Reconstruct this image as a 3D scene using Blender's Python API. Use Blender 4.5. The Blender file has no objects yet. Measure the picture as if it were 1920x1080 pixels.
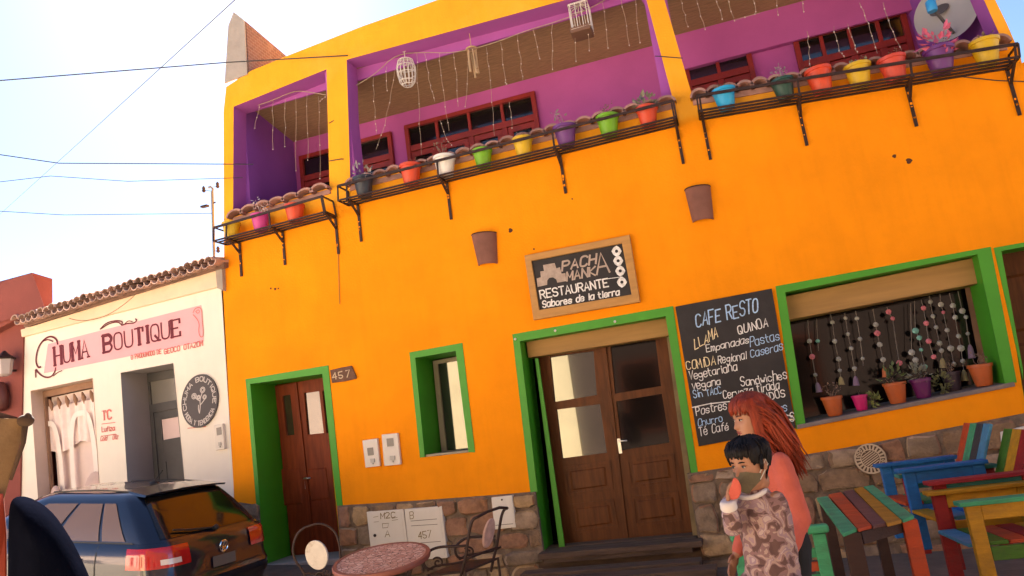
import bpy, bmesh, math, random
from mathutils import Vector, Matrix, noise
from mathutils.geometry import tessellate_polygon
PI = math.pi
R = math.radians
rnd = random.Random(7)
S = bpy.context.scene
COL = S.collection

# ------------------------------------------------------------------ camera, sky, sun, exposure
FPX = 1350.0
CAM = Vector((0, -8.65, 1.70))
yaw, pitch, roll = R(-16.101), R(10.822), R(-7.70)
_f = Vector((math.sin(yaw)*math.cos(pitch), math.cos(yaw)*math.cos(pitch), math.sin(pitch)))
_r0 = Vector((math.cos(yaw), -math.sin(yaw), 0))
_u0 = _r0.cross(_f)
CR = _r0*math.cos(roll) + _u0*math.sin(roll)
CU = -_r0*math.sin(roll) + _u0*math.cos(roll)
CF = _f
cam = bpy.data.cameras.new('camera')
cam.sensor_width = 36; cam.lens = FPX/1920*36; cam.clip_start = .05; cam.clip_end = 600
co = bpy.data.objects.new('camera', cam); COL.objects.link(co)
co.matrix_world = Matrix(((CR.x, CU.x, -CF.x, CAM.x), (CR.y, CU.y, -CF.y, CAM.y), (CR.z, CU.z, -CF.z, CAM.z), (0, 0, 0, 1)))
S.camera = co

SUN_AZ, SUN_EL = R(-38), R(39)          # from +y (behind the houses) towards -x
w = bpy.data.worlds.new('World'); S.world = w; w.use_nodes = True
nt = w.node_tree; bg = nt.nodes['Background']
sky = nt.nodes.new('ShaderNodeTexSky'); sky.sky_type = 'NISHITA'; sky.sun_disc = False
sky.sun_elevation = SUN_EL; sky.sun_rotation = SUN_AZ
sky.air_density = .7; sky.dust_density = 1.05; sky.ozone_density = 1.0; sky.altitude = 2300
nt.links.new(sky.outputs[0], bg.inputs[0]); bg.inputs[1].default_value = .043
sl = bpy.data.lights.new('sun', 'SUN'); sl.energy = 5.0; sl.angle = R(.5); sl.color = (1, .93, .82)
so = bpy.data.objects.new('sun', sl); COL.objects.link(so)
_sd = Vector((math.sin(SUN_AZ)*math.cos(SUN_EL), math.cos(SUN_AZ)*math.cos(SUN_EL), math.sin(SUN_EL)))
so.rotation_euler = _sd.to_track_quat('Z', 'Y').to_euler()
S.view_settings.view_transform = 'Standard'; S.view_settings.look = 'None'
S.view_settings.exposure = 3.1; S.view_settings.gamma = 1
S.render.engine = 'CYCLES'
S.cycles.max_bounces = 8; S.cycles.diffuse_bounces = 5; S.cycles.use_denoising = True

# ------------------------------------------------------------------ a pixel of the survey picture -> a point in the street
def ray(px, py):
    return (CR*(px-960) + CU*(540-py) + CF*FPX).normalized()
def F(px, py, y=0.0):                 # on the vertical plane at depth y
    q = ray(px, py); return CAM + q*((y-CAM.y)/q.y)
def PZ(px, py, z):                    # on the level plane at height z
    q = ray(px, py); return CAM + q*((z-CAM.z)/q.z)
def PX(px, py, x):
    q = ray(px, py); return CAM + q*((x-CAM.x)/q.x)
def D(px, py, d):                     # at a distance
    return CAM + ray(px, py)*d

# ------------------------------------------------------------------ materials
def lin(r, g, b):
    f = lambda c: (c/255/12.92) if c/255 <= .04045 else ((c/255+.055)/1.055)**2.4
    return (f(r), f(g), f(b))
MATS = {}
def M(name, col, rough=.75, var=.12, scale=3., bump=.0, bscale=40., metal=0., coat=0., spec=.5, isl=0., streak=0., dirt=None, dscale=1.2, damt=.5, objcol=False, emit=None, stretch=None):
    if name in MATS: return MATS[name]
    m = bpy.data.materials.new(name); m.use_nodes = True; MATS[name] = m
    n = m.node_tree.nodes; l = m.node_tree.links; b = n['Principled BSDF']
    b.inputs['Roughness'].default_value = rough; b.inputs['Metallic'].default_value = metal
    b.inputs['Coat Weight'].default_value = coat; b.inputs['Coat Roughness'].default_value = .05
    b.inputs['Specular IOR Level'].default_value = spec
    tc = n.new('ShaderNodeTexCoord')
    vec = tc.outputs['Object']
    if stretch:
        mp = n.new('ShaderNodeMapping'); mp.inputs['Scale'].default_value = stretch; l.new(vec, mp.inputs[0]); vec = mp.outputs[0]
    nz = n.new('ShaderNodeTexNoise'); nz.inputs['Scale'].default_value = scale; nz.inputs['Detail'].default_value = 6; nz.inputs['Roughness'].default_value = .6
    l.new(vec, nz.inputs['Vector'])
    mr = n.new('ShaderNodeMapRange'); mr.inputs[1].default_value = .3; mr.inputs[2].default_value = .7
    mr.inputs[3].default_value = 1-var; mr.inputs[4].default_value = 1+var
    l.new(nz.outputs['Fac'], mr.inputs[0])
    val = mr.outputs[0]
    if isl:
        g = n.new('ShaderNodeNewGeometry'); m2 = n.new('ShaderNodeMapRange')
        m2.inputs[3].default_value = 1-isl; m2.inputs[4].default_value = 1+isl; l.new(g.outputs['Random Per Island'], m2.inputs[0])
        mu = n.new('ShaderNodeMath'); mu.operation = 'MULTIPLY'; l.new(val, mu.inputs[0]); l.new(m2.outputs[0], mu.inputs[1]); val = mu.outputs[0]
    if streak:                       # rain streaks down a wall
        m3 = n.new('ShaderNodeMapping'); m3.inputs['Scale'].default_value = (5, 5, .35); l.new(tc.outputs['Object'], m3.inputs[0])
        n4 = n.new('ShaderNodeTexNoise'); n4.inputs['Scale'].default_value = 1.6; n4.inputs['Detail'].default_value = 7; n4.inputs['Roughness'].default_value = .65; l.new(m3.outputs[0], n4.inputs['Vector'])
        r4 = n.new('ShaderNodeMapRange'); r4.inputs[1].default_value = .48; r4.inputs[2].default_value = .72; r4.inputs[3].default_value = 1; r4.inputs[4].default_value = 1-streak; l.new(n4.outputs['Fac'], r4.inputs[0])
        mu = n.new('ShaderNodeMath'); mu.operation = 'MULTIPLY'; l.new(val, mu.inputs[0]); l.new(r4.outputs[0], mu.inputs[1]); val = mu.outputs[0]
    sc = n.new('ShaderNodeVectorMath'); sc.operation = 'SCALE'
    if objcol:
        oi = n.new('ShaderNodeObjectInfo'); l.new(oi.outputs['Color'], sc.inputs[0])
    else:
        sc.inputs[0].default_value = col
    l.new(val, sc.inputs['Scale']); out = sc.outputs[0]
    if dirt:
        n2 = n.new('ShaderNodeTexNoise'); n2.inputs['Scale'].default_value = dscale; n2.inputs['Detail'].default_value = 8; n2.inputs['Roughness'].default_value = .7
        l.new(tc.outputs['Object'], n2.inputs['Vector'])
        rr = n.new('ShaderNodeMapRange'); rr.inputs[1].default_value = .52; rr.inputs[2].default_value = .75; rr.inputs[3].default_value = 0; rr.inputs[4].default_value = damt
        l.new(n2.outputs['Fac'], rr.inputs[0])
        mx = n.new('ShaderNodeMix'); mx.data_type = 'RGBA'; l.new(rr.outputs[0], mx.inputs[0]); l.new(out, mx.inputs[6]); mx.inputs[7].default_value = (*dirt, 1); out = mx.outputs[2]
    l.new(out, b.inputs['Base Color'])
    if bump:
        n3 = n.new('ShaderNodeTexNoise'); n3.inputs['Scale'].default_value = bscale; n3.inputs['Detail'].default_value = 5; l.new(vec, n3.inputs['Vector'])
        bp = n.new('ShaderNodeBump'); bp.inputs['Strength'].default_value = bump; bp.inputs['Distance'].default_value = .02
        l.new(n3.outputs['Fac'], bp.inputs['Height']); l.new(bp.outputs[0], b.inputs['Normal'])
    if emit:
        b.inputs['Emission Color'].default_value = (*emit, 1); b.inputs['Emission Strength'].default_value = 1
    return m
def glass(name, tint=(.01, .01, .012), refl=.35, rough=.02, gcol=.9):      # a dark window pane that mirrors the street
    m = bpy.data.materials.new(name); m.use_nodes = True; n = m.node_tree.nodes; l = m.node_tree.links
    b = n['Principled BSDF']; b.inputs['Base Color'].default_value = (*tint, 1); b.inputs['Roughness'].default_value = .1
    g = n.new('ShaderNodeBsdfGlossy'); g.inputs['Roughness'].default_value = rough; g.inputs['Color'].default_value = (gcol, gcol*.98, gcol*.94, 1)
    lw = n.new('ShaderNodeLayerWeight'); lw.inputs[0].default_value = .25
    mr = n.new('ShaderNodeMapRange'); mr.inputs[3].default_value = refl; mr.inputs[4].default_value = 1
    l.new(lw.outputs['Fresnel'], mr.inputs[0])
    nz = n.new('ShaderNodeTexNoise'); nz.inputs['Scale'].default_value = 1.7; tc = n.new('ShaderNodeTexCoord'); l.new(tc.outputs['Object'], nz.inputs['Vector'])
    bp = n.new('ShaderNodeBump'); bp.inputs['Strength'].default_value = .05; l.new(nz.outputs['Fac'], bp.inputs['Height']); l.new(bp.outputs[0], g.inputs['Normal'])
    mx = n.new('ShaderNodeMixShader'); l.new(mr.outputs[0], mx.inputs[0]); l.new(b.outputs[0], mx.inputs[1]); l.new(g.outputs[0], mx.inputs[2])
    l.new(mx.outputs[0], n['Material Output'].inputs[0]); return m

# ------------------------------------------------------------------ mesh collector
class MB:
    def __init__(s): s.v = []; s.f = []
    def add(s, vs, fs):
        o = len(s.v); s.v += [Vector(p) for p in vs]; s.f += [tuple(i+o for i in f) for f in fs]; return s
    def box(s, lo, hi, rot=None, piv=None):
        x0, y0, z0 = lo; x1, y1, z1 = hi
        vs = [Vector(p) for p in ((x0,y0,z0),(x1,y0,z0),(x1,y1,z0),(x0,y1,z0),(x0,y0,z1),(x1,y0,z1),(x1,y1,z1),(x0,y1,z1))]
        if rot is not None:
            p = Vector(piv) if piv is not None else (vs[0]+vs[6])/2
            vs = [rot @ (q-p) + p for q in vs]
        return s.add(vs, [(3,2,1,0),(4,5,6,7),(0,1,5,4),(1,2,6,5),(2,3,7,6),(3,0,4,7)])
    def hexa(s, a, b):            # two quads (4 points each), a = one face, b = opposite face
        return s.add(list(a)+list(b), [(3,2,1,0),(4,5,6,7),(0,1,5,4),(1,2,6,5),(2,3,7,6),(3,0,4,7)])
    def beam(s, a, b, w, t, up=(0,0,1)):   # plank from a to b
        a = Vector(a); b = Vector(b); d = (b-a).normalized(); x = d.cross(Vector(up)); 
        if x.length < 1e-4: x = d.cross(Vector((0,1,0)))
        x.normalize(); z = x.cross(d).normalized()
        q = lambda p: [p-x*w/2-z*t/2, p+x*w/2-z*t/2, p+x*w/2+z*t/2, p-x*w/2+z*t/2]
        return s.hexa(q(a), q(b))
    def tube(s, pts, r, n=8, cap=True):
        pts = [Vector(p) for p in pts]; k = len(pts)
        rs = r if isinstance(r, (list, tuple)) else [r]*k
        rings = []; prev = None
        for i, p in enumerate(pts):
            t = (pts[min(i+1, k-1)] - pts[max(i-1, 0)])
            t = t.normalized() if t.length > 1e-9 else Vector((0,0,1))
            if prev is None:
                x = t.cross(Vector((0,0,1)))
                if x.length < .05: x = t.cross(Vector((0,1,0)))
            else: x = prev - t*prev.dot(t)
            x.normalize(); y = t.cross(x); prev = x
            rings.append([p + (x*math.cos(2*PI*j/n) + y*math.sin(2*PI*j/n))*rs[i] for j in range(n)])
        vs = [q for rg in rings for q in rg]
        fs = [(i*n+j, i*n+(j+1)%n, (i+1)*n+(j+1)%n, (i+1)*n+j) for i in range(k-1) for j in range(n)]
        if cap: fs += [tuple(range(n-1, -1, -1)), tuple((k-1)*n+j for j in range(n))]
        return s.add(vs, fs)
    def limb(s, pts, rs, n=12):   # tube with round ends
        pts = [Vector(p) for p in pts]; P = []; Q = []
        d0 = (pts[0]-pts[1]).normalized(); d1 = (pts[-1]-pts[-2]).normalized()
        for a in (80, 55, 28): P.append(pts[0]+d0*rs[0]*math.sin(R(a))); Q.append(rs[0]*math.cos(R(a)))
        P += pts; Q += list(rs)
        for a in (28, 55, 80): P.append(pts[-1]+d1*rs[-1]*math.sin(R(a))); Q.append(rs[-1]*math.cos(R(a)))
        return s.tube(P, Q, n)
    def lathe(s, c, prof, n=20, axis=(0,0,1), capb=True, capt=True):   # prof: (radius, height)
        c = Vector(c); q = Vector(axis).to_track_quat('Z', 'Y')
        vs = [c + q @ Vector((r*math.cos(2*PI*j/n), r*math.sin(2*PI*j/n), h)) for r, h in prof for j in range(n)]
        k = len(prof)
        fs = [(i*n+j, i*n+(j+1)%n, (i+1)*n+(j+1)%n, (i+1)*n+j) for i in range(k-1) for j in range(n)]
        if capb: fs.append(tuple(range(n-1, -1, -1)))
        if capt: fs.append(tuple((k-1)*n+j for j in range(n)))
        return s.add(vs, fs)
    def prism(s, poly, off):      # a polygon and its copy moved by off
        n = len(poly); o = Vector(off); a = [Vector(p) for p in poly]
        return s.add(a+[p+o for p in a], [tuple(range(n)), tuple(range(2*n-1, n-1, -1))]+[(i, i+n, (i+1)%n+n, (i+1)%n) for i in range(n)])
    def sheet(s, loops):          # flat polygon with holes
        tris = tessellate_polygon([[Vector(p) for p in L] for L in loops])
        return s.add([p for L in loops for p in L], [tuple(t) for t in tris])
    def ell(s, c, r, n=12, m=8, rot=None):
        c = Vector(c); r = r if isinstance(r, (tuple, list)) else (r, r, r)
        vs = []
        for i in range(1, m):
            a = PI*i/m
            for j in range(n):
                p = Vector((r[0]*math.sin(a)*math.cos(2*PI*j/n), r[1]*math.sin(a)*math.sin(2*PI*j/n), r[2]*math.cos(a)))
                vs.append(c + (rot @ p if rot else p))
        for z in (r[2], -r[2]):
            p = Vector((0,0,z)); vs.append(c + (rot @ p if rot else p))
        t = len(vs)-2
        fs = [(i*n+j, (i+1)*n+j, (i+1)*n+(j+1)%n, i*n+(j+1)%n) for i in range(m-2) for j in range(n)]
        fs += [(t, j, (j+1)%n) for j in range(n)] + [(t+1, (m-2)*n+(j+1)%n, (m-2)*n+j) for j in range(n)]
        return s.add(vs, fs)
    def ribbon(s, pts, wid, nrm=(0,-1,0)):     # flat painted stroke lying on a surface
        pts = [Vector(p) for p in pts]; n = Vector(nrm); k = len(pts); vs = []
        for i, p in enumerate(pts):
            t = pts[min(i+1, k-1)]-pts[max(i-1, 0)]
            t = t.normalized() if t.length > 1e-9 else Vector((1,0,0))
            if i == 0: p = p - t*wid*.35
            if i == k-1: p = p + t*wid*.35
            x = n.cross(t).normalized()*wid/2
            vs += [p-x, p+x]
        return s.add(vs, [(2*i, 2*i+2, 2*i+3, 2*i+1) for i in range(k-1)])
    def build(s, name, mat, parent=None, smooth=False, bevel=0, loc=None, recalc=True, seg=2):
        me = bpy.data.meshes.new(name)
        off = Vector(parent['_o']) if parent is not None else Vector(loc if loc is not None else (0,0,0))
        if parent is None and loc is None and s.v:
            xs = [p.x for p in s.v]; ys = [p.y for p in s.v]; zs = [p.z for p in s.v]
            off = Vector(((min(xs)+max(xs))/2, (min(ys)+max(ys))/2, min(zs)))
        me.from_pydata([p-off for p in s.v], [], s.f)
        if recalc or bevel:
            bm = bmesh.new(); bm.from_mesh(me)
            if bevel: bmesh.ops.remove_doubles(bm, verts=bm.verts, dist=1e-5)
            bmesh.ops.recalc_face_normals(bm, faces=bm.faces)
            if bevel:
                es = [e for e in bm.edges if len(e.link_faces) == 2 and e.calc_face_angle(0) > .5]
                bmesh.ops.bevel(bm, geom=es, offset=bevel, segments=seg, affect='EDGES', profile=.5, clamp_overlap=True)
            bm.to_mesh(me); bm.free()
        if smooth:
            for p in me.polygons: p.use_smooth = True
            if smooth != 'all': me.set_sharp_from_angle(angle=R(smooth if smooth is not True else 42))
        me.materials.append(mat)
        o = bpy.data.objects.new(name, me); COL.objects.link(o)
        if parent is not None: o.parent = parent; o['_o'] = tuple(off)
        else: o.location = off; o['_o'] = tuple(off)
        return o
def tag(o, label=None, cat=None, group=None, kind=None):
    for k, v in (('label', label), ('category', cat), ('group', group), ('kind', kind)):
        if v: o[k] = v
    return o
def thing(name, loc, label, cat, group=None):
    o = bpy.data.objects.new(name, None); COL.objects.link(o); o.location = loc; o['_o'] = tuple(loc); o.empty_display_size = .1
    return tag(o, label, cat, group)
def structure(o): o['kind'] = 'structure'; return o
def kids(o): return [c for c in bpy.data.objects if c.parent == o]
def copy_tree(o, parent=None):
    c = o.copy(); COL.objects.link(c)
    if parent is not None: c.parent = parent
    for ch in kids(o): copy_tree(ch, c)
    return c
def Q(pix, y): return [F(a, b, y) for a, b in pix]
def lerp(a, b, t): return a + (b-a)*t
def quadpt(q, u, v):       # q = TL, TR, BR, BL
    return lerp(lerp(q[0], q[1], u), lerp(q[3], q[2], u), v)
def sub(q, u0, v0, u1, v1): return [quadpt(q, u0, v0), quadpt(q, u1, v0), quadpt(q, u1, v1), quadpt(q, u0, v1)]
def slab(mb, q, t): return mb.hexa(q, [p+Vector((0, t, 0)) for p in q])
def ring(mb, qo, qi, t):   # a frame between two quads, t deep (+y)
    for i in range(4):
        j = (i+1) % 4
        slab(mb, [qo[i], qo[j], qi[j], qi[i]], t)
    return mb

# ------------------------------------------------------------------ single-stroke lettering (drawn by hand: baseline y=2, cap 8, x-height 6)
GL = {'A':'02 28 42|14 34','B':'02 08|08 28 38 47 46 35 25 05|25 35 44 43 32 22 02','C':'47 38 18 07 03 12 32 43','D':'02 08|08 28 47 43 22 02','E':'48 08|08 02|02 42|05 35',
 'F':'48 08|08 02|05 35','G':'47 38 18 07 03 12 32 43 45|45 25','H':'02 08|42 48|05 45','I':'12 18','K':'02 08|48 05 42','L':'08 02|02 42','M':'02 08|08 24 48|48 42','N':'02 08|08 42|42 48',
 'O':'28 18 07 03 12 32 43 47 38 28','P':'02 08|08 28 38 47 46 35 25 05','Q':'28 18 07 03 12 32 43 47 38 28|24 42','R':'02 08|08 28 38 47 46 35 25 05|25 42','S':'47 38 18 07 06 15 35 44 43 32 12 03',
 'T':'08 48|28 22','U':'08 03 12 32 43 48','V':'08 22 48','Y':'08 25 48|25 22','Z':'08 48|48 02|02 42','2':'07 18 38 47 46 02|02 42','4':'38 04|04 44|38 32','5':'48 08|08 05|05 25 44 43 32 12 03','7':'08 48 12',
 'a':'46 16 05 03 12 32 44|46 42','b':'08 02|04 16 36 45 43 32 12 03','c':'45 36 16 05 03 12 32 43','d':'48 42|45 36 16 05 03 12 32 43','e':'04 44 45 36 16 05 03 12 32 43','g':'45 36 16 05 04 13 33 44|46 41 30 10 01',
 'h':'08 02|05 16 36 45 42','i':'12 16|17 18','l':'12 18','m':'02 06|05 16 25 22|25 36 45 42','n':'02 06|05 16 36 45 42','o':'26 16 05 03 12 32 43 45 36 26','p':'06 00|05 16 36 45 43 32 12 03','r':'02 06|05 16 36',
 's':'45 36 16 05 14 34 43 32 12 03','t':'18 13 22 32|06 36','u':'06 03 12 32 43|46 42','v':'06 22 46','w':'06 12 25 32 46','z':'06 46|46 02|02 42','f':'38 28 17 12|06 36','é':'04 44 45 36 16 05 03 12 32 43|27 38',"'":'18 17','-':'15 35','.':'12 13'}
def chaikin(p):
    o = [p[0]]
    for a, b in zip(p, p[1:]): o += [(a[0]*.75+b[0]*.25, a[1]*.75+b[1]*.25), (a[0]*.25+b[0]*.75, a[1]*.25+b[1]*.75)]
    return o + [p[-1]]
def adv(c): return 2.6 if c in "iIl'.1" else (4.2 if c == ' ' else (4.4 if c in 'tr-f' else 5.3))
def strokes(s, serif=False, jit=0.0):
    out = []; x = 0
    for ch in s:
        sc = 1+rnd.uniform(-jit, jit); dy = rnd.uniform(-jit, jit)*2; sh = rnd.uniform(-jit, jit)
        for st in (GL.get(ch, '').split('|') if ch in GL else []):
            p = [(float(c[0]), float(c[1])) for c in st.split()]
            ends = (p[0], p[1], p[-2], p[-1])
            if len(p) > 3: p = chaikin(chaikin(p))
            tr = lambda q: (x + q[0] + (q[1]-2)*sh, (q[1]-2)*sc + dy)
            out.append([tr(q) for q in p])
            if serif:
                for e, n2 in ((p[0], p[1]), (p[-1], p[-2])):
                    if abs(e[0]-n2[0]) < 2.3 and abs(e[1]-n2[1]) > 1 and e[1] in (2.0, 8.0): out.append([tr((e[0]-.75, e[1])), tr((e[0]+.75, e[1]))])
                    elif e[1] in (2.0, 8.0) and abs(e[1]-n2[1]) < .1 and e[0] in (4.0,) : out.append([tr((e[0], e[1])), tr((e[0], e[1]+(1.3 if e[1] == 2 else -1.3)))])
        x += adv(ch)
    return out, x-1.3
def write(mb, s, p0, p1, h, y, wid, up=(-.13, -1), serif=False, jit=0.06):
    """letters along the line p0-p1 on the wall plane y; h = cap height in survey pixels, wid in metres"""
    st, W = strokes(s, serif, jit); W = max(W, 1)
    for k, p in enumerate(st):
        pts = [F(p0[0]+(p1[0]-p0[0])*a/W + up[0]*b/6*h, p0[1]+(p1[1]-p0[1])*a/W + up[1]*b/6*h, y) for a, b in p]
        ww = wid
        if serif:
            ww = wid*(1.5 if abs(p[0][0]-p[-1][0]) < .6 and abs(p[0][1]-p[-1][1]) > 1.5 else (.7 if abs(p[0][1]-p[-1][1]) < .5 else 1))
        yo = Vector((0, -.0004*(k % 5), 0))
        mb.ribbon([q+yo for q in pts], ww)
    return mb
def leaves(mb, c, r, n, size, seed=0, up=.4, flat=1.):
    q = random.Random(seed); c = Vector(c)
    for i in range(n):
        d = Vector((q.gauss(0, 1), q.gauss(0, 1), q.gauss(0, 1)*flat)).normalized()
        p = c + Vector((d.x*r*q.uniform(.3, 1), d.y*r*q.uniform(.3, 1), d.z*r*q.uniform(.3, 1)*flat))
        t = (d + Vector((0, 0, up)) + Vector((q.uniform(-.5, .5), q.uniform(-.5, .5), q.uniform(-.3, .3)))).normalized()
        x = t.cross(Vector((q.uniform(-1, 1), q.uniform(-1, 1), 1))).normalized(); s = size*q.uniform(.6, 1.3)
        nn = t.cross(x)*s*.15
        mb.add([p, p+t*s*.5+x*s*.28+nn, p+t*s, p+t*s*.5-x*s*.28+nn], [(0, 1, 2, 3)])
    return mb
# ------------------------------------------------------------------ palette
orange = M('orange_paint', (.90, .285, .002), .9, .10, 1.1, .28, 38, spec=.2, streak=.05, dirt=(.86, .36, .012), dscale=.5, damt=.35)
green = M('green_paint', (.055, .30, .012), .55, .08, 2, .06, 50)
# wall colour is multiplied yellower above the level of the flower racks
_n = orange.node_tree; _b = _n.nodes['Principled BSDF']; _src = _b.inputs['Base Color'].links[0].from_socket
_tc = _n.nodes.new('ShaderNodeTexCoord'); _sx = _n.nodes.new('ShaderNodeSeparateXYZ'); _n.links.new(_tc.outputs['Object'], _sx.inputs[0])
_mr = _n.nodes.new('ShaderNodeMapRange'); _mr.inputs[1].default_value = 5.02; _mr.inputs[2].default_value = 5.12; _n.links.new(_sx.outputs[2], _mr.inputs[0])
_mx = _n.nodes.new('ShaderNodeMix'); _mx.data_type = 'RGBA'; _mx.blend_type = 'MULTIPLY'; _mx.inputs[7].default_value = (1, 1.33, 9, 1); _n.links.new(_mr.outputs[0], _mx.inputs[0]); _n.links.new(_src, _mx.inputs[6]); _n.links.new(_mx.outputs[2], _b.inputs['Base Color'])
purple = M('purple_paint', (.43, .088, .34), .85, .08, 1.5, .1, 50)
violet = M('purple_paint_cool_light', (.25, .068, .38), .85, .08, 1.5, .1, 50)  # balcony purple again, made bluer to stand for missing warm bounce light
cream = M('cream_paint', (.80, .74, .65), .85, .05, 1, .10, 50, streak=.03, dirt=(.62, .47, .38), dscale=.9, damt=.3)
pink = M('pink_paint', (.80, .40, .44), .85, .06, 2)
brick = M('red_brown_render', (.22, .056, .044), .9, .12, 1.5, .15, 50, dirt=(.22, .06, .05), dscale=.8)
cane = M('cane_ceiling', (.28, .165, .095), .9, .25, 7, .3, 30, stretch=(1, 9, 1))
tile = M('clay_tile', (.47, .31, .25), .9, .2, 6, .3, 30, isl=.35, dirt=(.16, .11, .09), dscale=4)
coping = M('coping_tile', (.36, .20, .17), .9, .2, 6, .2, 30, isl=.25, dirt=(.15, .09, .09), dscale=5)
redwood = M('red_window_wood', (.24, .012, .008), .5, .2, 5, .1, 60)
doorwood = M('red_brown_door_wood', (.20, .036, .010), .5, .3, 3, .12, 40, stretch=(6, 6, .7), spec=.2)
darkwood = M('dark_door_wood', (.115, .036, .009), .5, .35, 3, .12, 40, stretch=(6, 6, .7), spec=.22)
tanwood = M('roller_box_wood', (.36, .20, .06), .7, .15, 2, .1, 30, stretch=(.6, 4, 6))
stonem = M('rubble_stone', (.24, .145, .085), .95, .3, 9, .9, 38, isl=.25, dirt=(.12, .08, .06), dscale=4, damt=.6)
_n = stonem.node_tree; _g = _n.nodes.new('ShaderNodeNewGeometry'); _r = _n.nodes.new('ShaderNodeValToRGB'); _e = _r.color_ramp.elements; _r.color_ramp.interpolation = 'CONSTANT'
_e[0].color = (.29, .18, .10, 1); _e[1].position = .22; _e[1].color = (.34, .17, .09, 1)
for _p, _c in ((.38, (.25, .175, .115, 1)), (.55, (.38, .25, .13, 1)), (.70, (.26, .135, .08, 1)), (.85, (.31, .22, .145, 1))): _x = _e.new(_p); _x.color = _c
_n.links.new(_g.outputs['Random Per Island'], _r.inputs[0])
for _k in _n.nodes:
    if _k.type == 'VECT_MATH': _n.links.new(_r.outputs[0], _k.inputs[0])
mortar = M('mortar', (.19, .135, .095), .97, .3, 9, .9, 60)
iron = M('rusty_black_iron', (.035, .016, .012), .6, .4, 12, .2, 80, metal=.3)
black = M('blackboard', (.020, .016, .016), .7, .4, 3, dirt=(.05, .045, .045), dscale=2.5, damt=.5)
chalk = M('white_chalk', (.75, .73, .70), .95, .25, 30)
chalkb = M('blue_chalk', (.38, .55, .78), .95, .25, 30)
chalky = M('yellow_chalk', (.80, .66, .40), .95, .25, 30)
white = M('white_enamel', (.72, .66, .58), .6, .06, 3, dirt=(.45, .35, .25), dscale=3, damt=.3)
greyp = M('grey_paint', (.085, .082, .087), .6, .12, 4, .1, 40)
darkin = M('dark_interior', (.012, .010, .010), .95, .2)
metal = M('brushed_metal', (.62, .60, .56), .3, .1, 8, metal=1.0)
cable = M('cable', (.03, .03, .035), .7, .1)
concrete = M('concrete', (.36, .31, .27), .95, .15, 2, .2, 30, dirt=(.22, .17, .14), dscale=1.5)
pane_b = glass('bright_pane', refl=.16, gcol=.5); pane_d = glass('dark_pane', (.004, .003, .003), refl=.012, gcol=.13); pane_u = glass('upper_pane', (.010, .008, .007), refl=.02)
CHIP = M('bare_hole', (.09, .03, .012), .95, .3)

# ------------------------------------------------------------------ ground
def gz(x): return .07 + .082*max(0, -5.56-x) if x < -5.0 else max(0, .07*(-x-4)/1.0) if x < -4 else 0
mb = MB(); xs = [-150, -60, -30, -22, -18, -14, -11, -9, -7.5, -6.5, -5.56, -5, -4, 0, 6, 20, 60, 150]; ys = [-150, -40, -13.2, -4.2, 0.2, 40, 150]
vs = [(x, y, min(gz(x), 1.4) - (.35 if y == .2 and x > -4.2 else 0)) for x in xs for y in ys]; n = len(ys)
mb.add(vs, [(i*n+j, (i+1)*n+j, (i+1)*n+j+1, i*n+j+1) for i in range(len(xs)-1) for j in range(n-1)])
structure(mb.build('street', M('cobbled_street', (.50, .40, .28), .95, .3, 8, .6, 14), loc=(0, 0, 0)))
pavem = M('pavement_slabs', (.13, .095, .07), .95, .25, 4, .4, 20)
mb = MB(); mb.hexa([(-4.5, -4.25, -.4), (9, -4.25, -.4), (9, -.03, -.4), (-4.5, -.03, -.4)], [(-4.5, -4.25, .10), (9, -4.25, .10), (9, -.03, -.10), (-4.5, -.03, -.10)])
structure(mb.build('pavement', pavem, bevel=.02))
mb = MB(); mb.hexa([(-14, -1.0, -.2), (-14, -.02, -.2), (-4.5, -.02, -.2), (-4.5, -1.0, -.2)], [(-14, -1.0, .9), (-14, -.02, .9), (-4.5, -.02, .2), (-4.5, -1.0, .2)])
structure(mb.build('sidewalk', pavem, bevel=.02))

# ------------------------------------------------------------------ orange restaurant
def holed(mb, outer, holes, depth, sides=True):
    mb.sheet([outer]+holes)
    d = Vector((0, depth, 0))
    for L in holes + ([outer] if sides else []):
        n = len(L)
        for i in range(n): mb.add([L[i], L[(i+1) % n], L[(i+1) % n]+d, L[i]+d], [(0, 1, 2, 3)])
    return mb
house = thing('restaurant', (-1.6, 0, 0), 'orange two storey corner restaurant with purple balconies and green door and window surrounds', 'building')
V = Vector
bay1 = Q([(438, 200), (612, 130), (618, 352), (437, 407)], 0)
tr2 = F(1262, 188); bay2 = [F(650, 112), F(1060, 0), V((-.33, 0, 7.08)), F(1212, 0), tr2, F(657, 347)]
bay3 = [F(1246, 0), V((-.1, 0, 7.0)), V((3.26, 0, 6.8)), F(1845, 0), F(1882, 82), F(1300, 187)]
bay3 = [V((-.08, 0, 7.0)), V((3.22, 0, 6.85)), F(1845, 0), F(1882, 82), F(1300, 187), F(1246, 0)]
op_ld = Q([(470, 720), (605, 701), (642, 1062), (497, 1066)], 0)
op_sw = Q([(779, 671), (855, 658), (879, 848), (797, 857)], 0)
op_bd = Q([(975, 640), (1248, 593), (1320, 1036), (1021, 1060)], 0)
op_bw = Q([(1472, 548), (1832, 477), (1884, 721), (1511, 800)], 0)
op_rd = [F(1877, 471), F(2010, 446), F(2075, 900), F(1947, 920)]
outline = [V((-6.93, 0, -.3)), F(438, 912), F(415, 540), F(420, 480), F(419, 210), F(424, 163), F(470, 133), F(540, 104), F(680, 49), F(820, 0), V((0, 0, 7.72)), V((3.05, 0, 7.45)), V((3.36, 0, 6.5)), F(1866, 0), F(1888, 45), F(1912, 100), F(1916, 118), V((4.3, 0, 5.0)), V((7.6, 0, 5.05)), V((7.6, 0, -.3))]
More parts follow.
